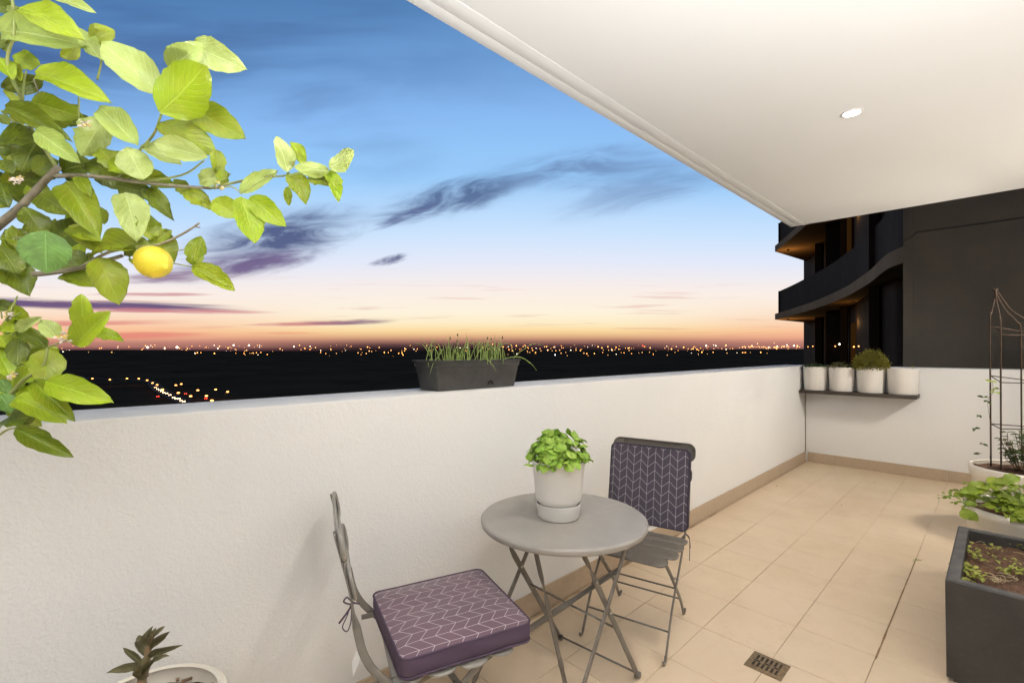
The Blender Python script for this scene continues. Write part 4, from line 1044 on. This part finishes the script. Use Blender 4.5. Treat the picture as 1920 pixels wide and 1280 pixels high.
# ---- far tub with obelisk
c3 = thing('shrub_tub', 'white tub with a dark leafy shrub inside the wire obelisk', 'potted plant', (5.18, -.14, 0))
C3 = Vector((5.18, -.14, 0))
pot([(.26, .0), (.27, .02), (.30, .42), (.312, .43), (.322, .498), (.318, .512)], .018, M['offwhite_plastic'], c3, C3)
soil(.30, C3, .485, c3, rough=.012)
dl_ = rnd_leafset('dark', 4, fold=.12, curl=.3)
rd = random.Random(31)
for i in range(46):
    a_ = rd.uniform(0, 2*pi); rr = .17*sqrt(rd.random()); h_ = rd.uniform(.10, .33)
    root = C3+Vector((rr*.4*cos(a_), rr*.4*sin(a_), .49)); p = C3+Vector((rr*cos(a_), rr*sin(a_), .49+h_))
    MB().add(*tube(spline([root, root.lerp(p, .5)+Vector((rd.gauss(0, .015), rd.gauss(0, .015), .02)), p], 3), .0022, 5)).obj('stem', mat('shrub_stem', (.1, .06, .03), .8) if i == 0 else bpy.data.materials['shrub_stem'], c3)
    for j in range(6):
        pp = root.lerp(p, rd.uniform(.35, 1.05)); a2 = rd.uniform(0, 2*pi); dr = Vector((cos(a2), sin(a2), rd.uniform(-.3, .5))).normalized(); ln = rd.uniform(.03, .052)
        leafobj(rd.choice(dl_), pp, pp+dr*ln, ln*.5, (rd.uniform(-.5, .2), 0, 1), c3, roll=rd.uniform(-.5, .5))
for px, py in [(1863, 728), (1860, 715), (1866, 735), (1852, 752), (1835, 778), (1828, 802), (1845, 745), (1838, 850), (1842, 832)]:
    p = at(px, py, 3.6)
    for j in range(2):
        a2 = rd.uniform(0, 2*pi); dr = Vector((cos(a2), sin(a2), rd.uniform(-.7, .3))).normalized(); leafobj(rd.choice(hs_ if py < 740 else dl_), p, p+dr*rd.uniform(.03, .045), .018, (-.8, 0, .5), c3)
MB().add(*tube(spline([at(1856, 860, 3.62), at(1857, 800, 3.62), at(1852, 752, 3.6), at(1862, 735, 3.6), at(1860, 712, 3.6)], 5), .0015, 4)).obj('stem', bpy.data.materials['shrub_stem'], c3)
ob = thing('obelisk_trellis', 'tall rusty wire obelisk trellis standing in the far white tub', 'trellis', (5.2, -.14, .49))
OD = 3.66
apex = at(1866, 541, 3.72)
Lg = [at(1858, 873, 3.66), at(1877, 880, 3.52), at(1916, 880, 3.74), at(1936, 876, 3.92)]
Tp = [at(1856, 604, 3.66), at(1876, 620, 3.52), at(1914, 622, 3.74), at(1936, 618, 3.92)]
for i, (l_, t_) in enumerate(zip(Lg, Tp)):
    mid_ = t_.lerp(apex, .45)+(UP*-.03 if i > 1 else UP*.0)+(t_-apex).normalized()*(.0 if i < 2 else -.01)
    if i == 2: pts = [l_, l_.lerp(t_, .5), t_, at(1906, 603, 3.73), at(1886, 582, 3.73), at(1872, 560, 3.72), apex]
    elif i == 0: pts = [l_, l_.lerp(t_, .5), t_, at(1859, 585, 3.68), at(1864, 562, 3.7), apex]
    elif i == 1: pts = [l_, l_.lerp(t_, .5), t_, at(1874, 590, 3.6), at(1868, 562, 3.68), apex]
    else: pts = [l_, l_.lerp(t_, .5), t_, at(1924, 600, 3.85), at(1895, 580, 3.78), apex]
    MB().add(*tube(spline(pts, 5), .0052, 8)).obj('upright', M['rust'], ob)
for zt in (617, 709, 798):
    f_ = (zt-610)/(876-610)
    Q = [Tp[i].lerp(Lg[i], f_) for i in range(4)]
    for a_, b_ in ((0, 1), (1, 2), (2, 3), (3, 0)): MB().add(*tube([Q[a_], Q[b_]], .0038, 6)).obj('rung', M['rust'], ob)
MB().add(*tube(spline([at(1861, 541, 3.72), at(1866, 545, 3.72), at(1871, 541, 3.72)], 4), .005, 6)).obj('finial', M['rust'], ob)

# ---- shelf and its four pots
SZ = .915
sh = thing('wall_shelf', 'dark narrow shelf fixed to the short white wall carrying four white pots', 'shelf', (XW-.14, 1.15, SZ))
bbox('board', XW-.29, XW-.001, .615, 1.712, SZ-.04, SZ, M['shelf'], sh, bev=.003)
ys = [(1.572, .262), (1.304, .266), (1.028, .274), (.744, .284)]
plabs = ['white shelf pot with low green herbs, nearest the wall corner', 'white shelf pot with low brownish herb, second from the wall corner', 'white shelf pot with the big rounded golden green bush',
         'white shelf pot with bare soil and one sprig, at the shelf end']
rt_ = random.Random(41)
tiny = [leafmesh('leaf', L['thyme'], 80+i, rows=3, cols=2, fold=.1, curl=.2) for i in range(3)]
def foliage(name, parent, mt, n, fn, size):
    mb_ = MB(); 
    V = []; F = []; UV = []
    for i in range(n):
        p, nr = fn(i); ln = size*rt_.uniform(.6, 1.3); a_ = rt_.uniform(0, 2*pi)
        d_ = (nr+Vector((rt_.gauss(0, .6), rt_.gauss(0, .6), rt_.gauss(0, .6)))).normalized(); s_ = d_.cross(Vector((cos(a_), sin(a_), .3))).normalized()*ln*.28
        b_ = len(V); V += [p, p+d_*ln*.5+s_, p+d_*ln, p+d_*ln*.5-s_]; F.append((b_, b_+1, b_+2, b_+3)); UV += [(.5, 0), (1, .5), (.5, 1), (0, .5)]
    o = obj(name, V, F, mt, parent, uv=UV); o['kind'] = 'stuff'; return o
for i, ((yc, dia), lab) in enumerate(zip(ys, plabs)):
    C = Vector((XW-.150, yc, SZ)); r = dia/2
    t = thing('shelf_pot', lab, 'potted plant', C, 0, 'white pots on the wall shelf')
    pot([(r*.86, .001), (r*.90, .008), (r*.985, .268), (r, .272), (r, .280)], .004, M['white_plastic'], t, C, n=44)
    soil(r*.95, C, SZ+.262, t)
    top = SZ+.27
    if i == 2:
        def fn(j):
            a_ = rt_.uniform(0, 2*pi); e_ = rt_.uniform(-.15, 1.0); rr = sqrt(max(0, 1-e_*e_)); q_ = rt_.uniform(.82, 1.06) if rt_.random() > .25 else rt_.uniform(.5, 1.22)
            q_ *= 1+.22*noise.noise(Vector((cos(a_)*2, sin(a_)*2, e_*3)))
            nr = Vector((rr*cos(a_), rr*sin(a_), e_)); return C+Vector((0, 0, .29))+Vector((nr.x*.15, nr.y*.152, nr.z*.165))*q_, nr
        foliage('foliage', t, L['thyme'], 4600, fn, .019)
        mb_ = MB()
        for j in range(14):
            a_ = rt_.uniform(0, 2*pi); mb_.add(*tube([C+UP*.262, C+Vector((cos(a_)*.05, sin(a_)*.05, .33)), C+Vector((cos(a_)*.1, sin(a_)*.1, .38))], .002, 4))
        mb_.obj('stem', M['green_stem'], t)
    elif i < 2:
        def fn(j):
            a_ = rt_.uniform(0, 2*pi); rr = r*1.0*sqrt(rt_.random()); x_, y_ = rr*cos(a_), rr*sin(a_)
            hh = (.055 if i == 0 else .075)*(1-(rr/r)**2*.8)*(.6+.8*abs(noise.noise(Vector((x_*16, y_*16, i*3.)))))
            return C+Vector((x_, y_, .268+rt_.uniform(0, 1)*hh)), Vector((0, 0, .6))
        foliage('foliage', t, L['dark'] if i == 0 else mat('brown_herb', (.11, .085, .03), .7, var=(40, (.06, .08, .02), .8)), 1500, fn, .02)
    else:
        for j in range(9):
            a_ = rt_.uniform(0, 2*pi); rr = .08*sqrt(rt_.random()); o = link('bark_chip', chip); o.parent = t; o.location = (rr*cos(a_), rr*sin(a_), .272); o.scale = (.03, .022, .012); o.rotation_euler = (.1, .1, a_)
            o.data = meshof('pebble', *lathe([(.0001, .5), (.35, .4), (.5, 0), (.35, -.4), (.0001, -.5)], 8), M['tag'] if j % 2 else M['wood_chip'])
        p0 = C+Vector((.0, -.085, .262)); sprig(p0+UP*.035, 6, .006, .02, t, hs_, rt_, .6)
        MB().add(*tube([p0, p0+UP*.04], .002, 5)).obj('stem', M['green_stem'], t)

# ================================================================== LEMON TREE
TR = Vector((-.36, 1.28, 0))
lt = thing('lemon_tree', 'lemon tree with yellow green leaves reaching in from the left edge', 'tree', TR)
lp = thing('tree_pot', 'large off-white pot of the lemon tree just outside the left edge', 'pot', TR)
pot([(.18, .0), (.2, .02), (.25, .44), (.262, .45), (.262, .48)], .014, M['offwhite_plastic'], lp, TR, n=40)
soil(.24, TR, .445, lp)
K = 700/1919
def c1(x_, y_, d): return at(x_*K, y_*K, d)
def c2_(x_, y_, d): return at(x_*K, 400+y_*K, d)
MB().add(*tube(spline([TR+UP*.44, TR+Vector((.02, .0, .8)), TR+Vector((.03, -.03, 1.15)), at(-190, 560, .98)], 6), [.022-.0004*i for i in range(19)], 12)).obj('trunk', M['bark'], lt)
def branch(pts, r0, r1, mt, name='branch'):
    sp = spline(pts, 6); n = len(sp); return MB().add(*tube(sp, [r0+(r1-r0)*i/(n-1) for i in range(n)], 8)).obj(name, mt, lt)
trunktop = at(-190, 560, .98)
branch([trunktop, at(-90, 500, .96), c1(-20, 1170, .93), c1(110, 1060, .92), c1(230, 930, .91), c1(300, 860, .90)], .010, .0055, M['bark'])
branch([c1(285, 905, .905), c1(400, 902, .90), c1(560, 915, .89), c1(720, 937, .88), c1(900, 955, .875), c1(1080, 968, .87)], .0045, .0026, M['bark'])
branch([c1(720, 935, .88), c1(850, 918, .87), c1(960, 890, .865), c1(1050, 825, .86)], .0022, .0014, M['green_stem'])
branch([c1(1080, 968, .87), c1(1200, 940, .865), c1(1330, 912, .86), c1(1450, 905, .855), c1(1560, 890, .85), c1(1680, 885, .85)], .0024, .0012, M['green_stem'])
branch([c1(600, 917, .89), c1(635, 880, .87), c1(665, 832, .855)], .002, .0012, M['green_stem'])
branch([c1(640, 850, .9), c1(720, 770, .885), c1(790, 690, .87), c1(825, 600, .86), c1(840, 560, .85)], .0026, .0018, M['green_stem'])
branch([c1(60, -30, .86), c1(70, 60, .86), c1(70, 180, .86), c1(38, 300, .87), c1(60, 400, .88), c1(112, 515, .9), c1(150, 640, .91), c1(290, 860, .905)], .0022, .0034, M['green_stem'])
branch([c1(118, 515, .9), c1(122, 430, .89), c1(135, 365, .88)], .0018, .0014, M['green_stem'])
branch([c1(200, 480, .9), c1(185, 440, .89), c1(172, 405, .885)], .0014, .001, M['bark'])
branch([c1(500, 410, .9), c1(515, 350, .89), c1(525, 300, .88)], .002, .0014, M['green_stem'])
branch([c1(400, 790, .9), c1(405, 650, .89), c1(405, 500, .88)], .0018, .0014, M['green_stem'])
branch([c1(10, 570, .88), c1(50, 610, .9), c1(100, 645, .9), c1(180, 650, .91)], .0022, .0018, M['green_stem'])
branch([c1(1100, 970, .87), c1(1190, 960, .86), c1(1245, 1000, .855)], .0016, .001, M['green_stem'])
branch([trunktop, at(-100, 540, .95), c2_(-20, 335, .92), c2_(120, 318, .91), c2_(260, 305, .90), c2_(430, 278, .89), c2_(540, 245, .885), c2_(628, 218, .88)], .0075, .0032, M['bark'])
branch([c2_(400, 285, .89), c2_(560, 200, .87), c2_(700, 178, .865), c2_(800, 165, .86), c2_(900, 125, .86), c2_(965, 90, .86), c2_(1025, 50, .86)], .0028, .0016, M['bark'])
branch([c2_(1000, 68, .86), c2_(1028, 72, .86)], .0014, .0012, M['bark'], 'twig')
branch([c2_(790, 195, .87), c2_(880, 195, .865), c2_(985, 180, .86)], .0012, .0009, M['green_stem'])
branch([c2_(850, 250, .87), c2_(920, 262, .865), c2_(990, 275, .86)], .0012, .0009, M['green_stem'])
branch([trunktop+UP*-.12, at(-90, 700, .93), c2_(-10, 990, .88), c2_(60, 920, .87), c2_(130, 850, .86), c2_(220, 780, .86), c2_(245, 690, .86)], .006, .002, M['green_stem'])
branch([c2_(245, 690, .86), c2_(320, 660, .855), c2_(390, 640, .85)], .0018, .0014, M['green_stem'])
branch([c2_(-20, 1150, .86), c2_(40, 1110, .85), c2_(90, 1100, .85)], .0022, .0015, M['green_stem'])
branch([c2_(30, 560, .87), c2_(60, 490, .87), c2_(90, 425, .87)], .003, .0012, M['green_stem'])
branch([c2_(50, 540, .87), c2_(110, 510, .87)], .0014, .001, M['green_stem']); branch([c2_(10, 540, .87), c2_(5, 500, .87)], .0014, .001, M['green_stem'])
# leaves: crop, base x, y, tip x, y, width, depth, kind, shape
LV = [
 (1, 95, 30, 415, 190, 150, .84, 'b', 0), (1, -20, 150, 405, 205, 150, .87, 'p', 1), (1, 270, -20, 485, 55, 62, .88, 'p', 3), (1, 400, 140, 500, 290, 85, .89, 'p', 2), (1, 475, 215, 580, 145, 95, .9, 'm', 1),
 (1, 832, 485, 512, 205, 175, .86, 'p', 0), (1, 172, 368, 550, 497, 140, .87, 'b', 1), (1, 828, 575, 1075, 345, 235, .83, 'b', 4), (1, 868, 355, 1030, 225, 125, .86, 'p', 1), (1, 985, 235, 1252, 345, 140, .87, 'p', 1),
 (1, 965, 545, 1256, 708, 150, .87, 'm', 0), (1, 815, 625, 1108, 795, 165, .86, 'm', 0), (1, 1070, 812, 778, 735, 105, .85, 'p', 3), (1, 18, 540, 342, 697, 110, .86, 'd', 1), (1, 150, 520, 418, 600, 115, .9, 'm', 0),
 (1, 700, 740, 485, 522, 125, .87, 'p', 1), (1, 545, 605, 402, 795, 145, .89, 'p', 2), (1, 182, 672, 408, 825, 110, .86, 'p', 3), (1, -10, 700, 205, 715, 115, .9, 'd', 0), (1, 210, 700, 95, 870, 140, .92, 'd', 2),
 (1, 925, 842, 700, 730, 95, .87, 'p', 1), (1, 655, 760, 735, 928, 150, .85, 'p', 4), (1, 505, 760, 610, 865, 115, .89, 'm', 2), (1, 550, 850, 710, 870, 75, .88, 'b', 1), (1, 1108, 770, 1128, 905, 72, .865, 'm', 3),
 (1, 1020, 940, 1165, 880, 90, .87, 'p', 5), (1, 1150, 955, 1130, 860, 60, .865, 'm', 5), (1, 1478, 885, 1425, 695, 95, .84, 'p', 1), (1, 1562, 862, 1495, 722, 65, .86, 'b', 3), (1, 1695, 882, 1512, 855, 75, .84, 'p', 4),
 (1, 1695, 868, 1822, 775, 95, .84, 'p', 4), (1, 1680, 880, 1748, 1028, 80, .85, 'b', 3), (1, 1490, 885, 1585, 1028, 105, .855, 'm', 5), (1, 1475, 960, 1488, 1058, 40, .86, 'm', 3), (1, 1590, 905, 1688, 935, 80, .86, 'm', 5),
 (1, 1235, 990, 1422, 870, 75, .85, 'p', 3), (1, 1085, 1030, 1242, 1112, 105, .86, 'b', 0), (1, 1238, 1008, 1312, 1247, 140, .84, 'b', 0), (1, 1280, 1008, 1463, 1160, 105, .86, 'b', 0), (1, 945, 980, 1088, 1055, 90, .87, 'm', 5),
 (1, 1030, 1030, 1095, 1075, 40, .87, 'm', 2), (1, 590, 950, 772, 1000, 110, .9, 'd', 2), (1, 748, 965, 882, 1105, 85, .89, 'd', 5), (1, 640, 985, 712, 1225, 145, .86, 'p', 1), (1, 745, 1085, 770, 1228, 105, .88, 'm', 2),
 (1, 195, 995, 365, 1100, 130, .91, 'd', 0), (1, 330, 930, 505, 1190, 150, .89, 'm', 1), (1, 480, 1050, 530, 1150, 75, .9, 'm', 2), (1, 120, 1060, 240, 1240, 120, .9, 'd', 2), (1, 400, 900, 462, 1005, 60, .9, 'm', 0),
 (1, 350, 1160, 520, 1285, 100, .9, 'm', 1), (1, 0, 820, 62, 890, 70, .9, 'd', 0), (1, 165, 880, 298, 825, 100, .91, 'd', 0), (1, -20, 25, 105, 60, 75, .88, 'd', 1), (1, -10, 290, 62, 402, 80, .88, 'b', 0),
 (1, 60, 290, 195, 335, 95, .9, 'b', 2), (1, 50, 320, 102, 410, 62, .89, 'm', 0), (1, -15, 590, 52, 640, 50, .88, 'd', 0), (1, 30, 120, 200, 80, 90, .9, 'p', 1), (1, 390, 210, 450, 235, 60, .9, 'b', 1),
 (1, 520, 860, 640, 960, 120, .92, 'd', 1), (1, 700, 900, 900, 960, 90, .91, 'm', 0), (1, 310, 880, 460, 830, 150, .93, 'd', 1), (1, 60, 620, 160, 560, 60, .93, 'm', 0), (1, 480, 1010, 330, 900, 90, .93, 'm', 1),
 (1, 560, 870, 430, 830, 110, .93, 'd', 2), (1, 60, 960, 180, 900, 100, .93, 'd', 0), (1, 0, 940, 40, 1050, 80, .92, 'd', 1), (1, 890, 920, 970, 1000, 70, .9, 'm', 2), (1, 20, 1180, 140, 1260, 110, .92, 'd', 2), (1, 240, 1030, 140, 940, 100, .93, 'm', 0),
 (2, 232, 88, 238, 307, 195, .84, 't', 0), (2, -10, 160, 82, 300, 125, .88, 'd', 2), (2, 10, 250, 165, 395, 150, .89, 'd', 5), (2, 300, 318, 528, 372, 95, .9, 'm', 0), (2, 500, 225, 622, 458, 155, .87, 'm', 1),
 (2, 770, 155, 425, 200, 120, .87, 'm', 1), (2, 360, 75, 510, 140, 95, .89, 'm', 0), (2, 790, 95, 905, 235, 115, .88, 'm', 5), (2, 800, 150, 870, 80, 70, .88, 'm', 5), (2, 987, 268, 1022, 115, 90, .85, 'm', 5),
 (2, 988, 275, 1208, 385, 98, .85, 'm', 3), (2, 432, 605, 408, 412, 90, .86, 'b', 3), (2, 388, 678, 548, 500, 120, .85, 'b', 3), (2, 480, 610, 628, 640, 65, .87, 'b', 5), (2, 300, 640, 202, 545, 80, .86, 'p', 1),
 (2, 85, 605, 205, 530, 55, .86, 'p', 3), (2, -10, 600, 95, 588, 60, .87, 'b', 1), (2, 95, 600, 245, 672, 75, .87, 'd', 5), (2, -10, 625, 45, 690, 70, .88, 'b', 0), (2, 95, 640, 88, 785, 85, .88, 'd', 0),
 (2, 125, 720, 255, 770, 110, .89, 'm', 1), (2, 255, 695, 225, 875, 135, .87, 'm', 0), (2, 225, 860, 567, 966, 125, .83, 'b', 0), (2, 170, 865, 384, 1055, 95, .85, 'm', 3), (2, 90, 905, 300, 985, 85, .87, 'b', 1),
 (2, 70, 945, 335, 1055, 135, .84, 'b', 1), (2, -5, 925, 58, 1022, 90, .85, 't', 0), (2, -10, 1080, 140, 1045, 95, .88, 'd', 2), (2, 78, 1105, 372, 1242, 95, .83, 'd', 3), (2, -10, 700, 52, 838, 90, .88, 'b', 0),
 (2, 60, 900, 215, 775, 90, .88, 'b', 2), (2, 5, 850, 45, 930, 50, .88, 't', 0), (2, 120, 330, 60, 60, 110, .93, 'm', 0), (2, 300, 240, 200, 60, 120, .93, 'm', 1), (2, 430, 290, 320, 190, 120, .93, 'd', 0),
 (2, 300, 160, 420, 20, 120, .93, 'd', 1), (2, 150, 180, 40, 90, 90, .93, 'm', 2), (2, 20, 1020, 90, 930, 60, .9, 'd', 0), (2, 180, 800, 60, 760, 90, .92, 'd', 0), (2, 640, 220, 690, 175, 50, .87, 'd', 2), (2, 660, 230, 700, 260, 30, .87, 'm', 2)]
rl_ = random.Random(77)
for (cr, bx, by, tx_, ty_, w_, d, kd, shp) in LV:
    f_ = c1 if False else (lambda a_, b_, c_: at(a_*K, (400 if cr == 2 else 0)+b_*K, c_))
    P0 = f_(bx, by, d+rl_.uniform(-.004, .008)); dt = rl_.uniform(-.022, .012)
    P1 = f_(tx_, ty_, d+dt)
    toc = (Vector((0, 0, EYE))-P0).normalized()
    nrm = toc*1.0 + UP*rl_.uniform(.1, .45) + RT*rl_.uniform(-.25, .25)
    leafobj(LM[kd][shp], P0, P1, w_*K*d/FPX*1.06, nrm, lt, roll=rl_.uniform(-.18, .18))
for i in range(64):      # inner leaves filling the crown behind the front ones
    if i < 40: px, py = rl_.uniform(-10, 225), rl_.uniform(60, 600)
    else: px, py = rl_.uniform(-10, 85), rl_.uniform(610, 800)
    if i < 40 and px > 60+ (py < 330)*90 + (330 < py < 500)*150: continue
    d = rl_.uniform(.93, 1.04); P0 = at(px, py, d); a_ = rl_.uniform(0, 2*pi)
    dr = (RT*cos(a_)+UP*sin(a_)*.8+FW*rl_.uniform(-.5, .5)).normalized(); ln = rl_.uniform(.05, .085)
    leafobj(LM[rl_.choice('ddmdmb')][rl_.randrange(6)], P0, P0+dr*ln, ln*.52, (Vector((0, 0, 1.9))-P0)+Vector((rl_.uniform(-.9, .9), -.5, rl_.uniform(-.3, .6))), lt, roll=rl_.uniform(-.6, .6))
# more leaves further left and deeper in, out of frame or behind
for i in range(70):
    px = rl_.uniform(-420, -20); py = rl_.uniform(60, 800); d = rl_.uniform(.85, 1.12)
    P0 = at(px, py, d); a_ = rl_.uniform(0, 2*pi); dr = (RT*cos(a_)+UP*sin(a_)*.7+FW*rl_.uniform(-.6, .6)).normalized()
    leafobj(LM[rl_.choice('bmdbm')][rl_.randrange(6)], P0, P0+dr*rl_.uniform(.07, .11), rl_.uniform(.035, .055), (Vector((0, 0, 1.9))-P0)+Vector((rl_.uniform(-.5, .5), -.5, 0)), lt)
# the lemon
LC = at(287, 491, .85); ax = (at(316, 509, .835)-at(252, 478, .865)).normalized()
prof = [(.0006, -.0335), (.006, -.0325), (.012, -.0300), (.021, -.0225), (.0272, -.011), (.0292, .001), (.0275, .012), (.0215, .0225), (.0125, .0298), (.0065, .0335), (.0042, .0365), (.0004, .0385)]
prof = [(r*1.0, z) for r, z in prof]
V, F = lathe(prof, 32); rot = Vector((0, 0, 1)).rotation_difference(ax).to_matrix()
me = meshof('lemon', [LC+rot @ Vector(v) for v in V], F, L['lemon']); lo = link('lemon', me, None, lt)
sub = lo.modifiers.new('smooth', 'SUBSURF'); sub.levels = 1; sub.render_levels = 2
for i in range(5):
    a_ = i*2*pi/5; p = LC-ax*.032; q_ = rot @ Vector((cos(a_)*.013, sin(a_)*.013, .006)); leafobj(LM['d'][0], p-ax*.002, p+q_, .007, -ax, lt, 'calyx')
branch([LC-ax*.033, c2_(680, 200, .875), c2_(640, 215, .88)], .0018, .0018, M['bark'], 'fruit_stalk')
# blossom clusters
def blossoms(px, py, d, spread, n):
    for i in range(n):
        p = at(px+rl_.gauss(0, spread), py+rl_.gauss(0, spread*.7), d+rl_.uniform(-.01, .01)); dr = Vector((rl_.uniform(-1, 1), rl_.uniform(-1, 1), rl_.uniform(-.4, 1))).normalized()
        if i % 3 == 0:
            V, F = lathe([(.0002, -.003), (.0018, -.001), (.0022, .0015), (.0012, .004), (.0002, .0052)], 7); rt2 = Vector((0, 0, 1)).rotation_difference(dr).to_matrix(); obj('blossom_bud', [p+rt2 @ Vector(v) for v in V], F, M['petal'], lt)
        else: leafobj(PB[i % 2], p, p+dr*rl_.uniform(.006, .011), .0045, (-.3, -.8, .5), lt, 'petal')
PB = [leafmesh('petal', M['petal'], 200, rows=4, cols=2, curl=.4), leafmesh('petal', mat('petal_yellow', (.55, .42, .10), .6), 201, rows=4, cols=2, curl=.4)]
blossoms(125, 633, .845, 9, 34); blossoms(30, 338, .86, 7, 20); blossoms(162, 232, .87, 6, 14); blossoms(20, 705, .86, 5, 10); blossoms(412, 352, .86, 4, 6); blossoms(22, 590, .865, 5, 8)
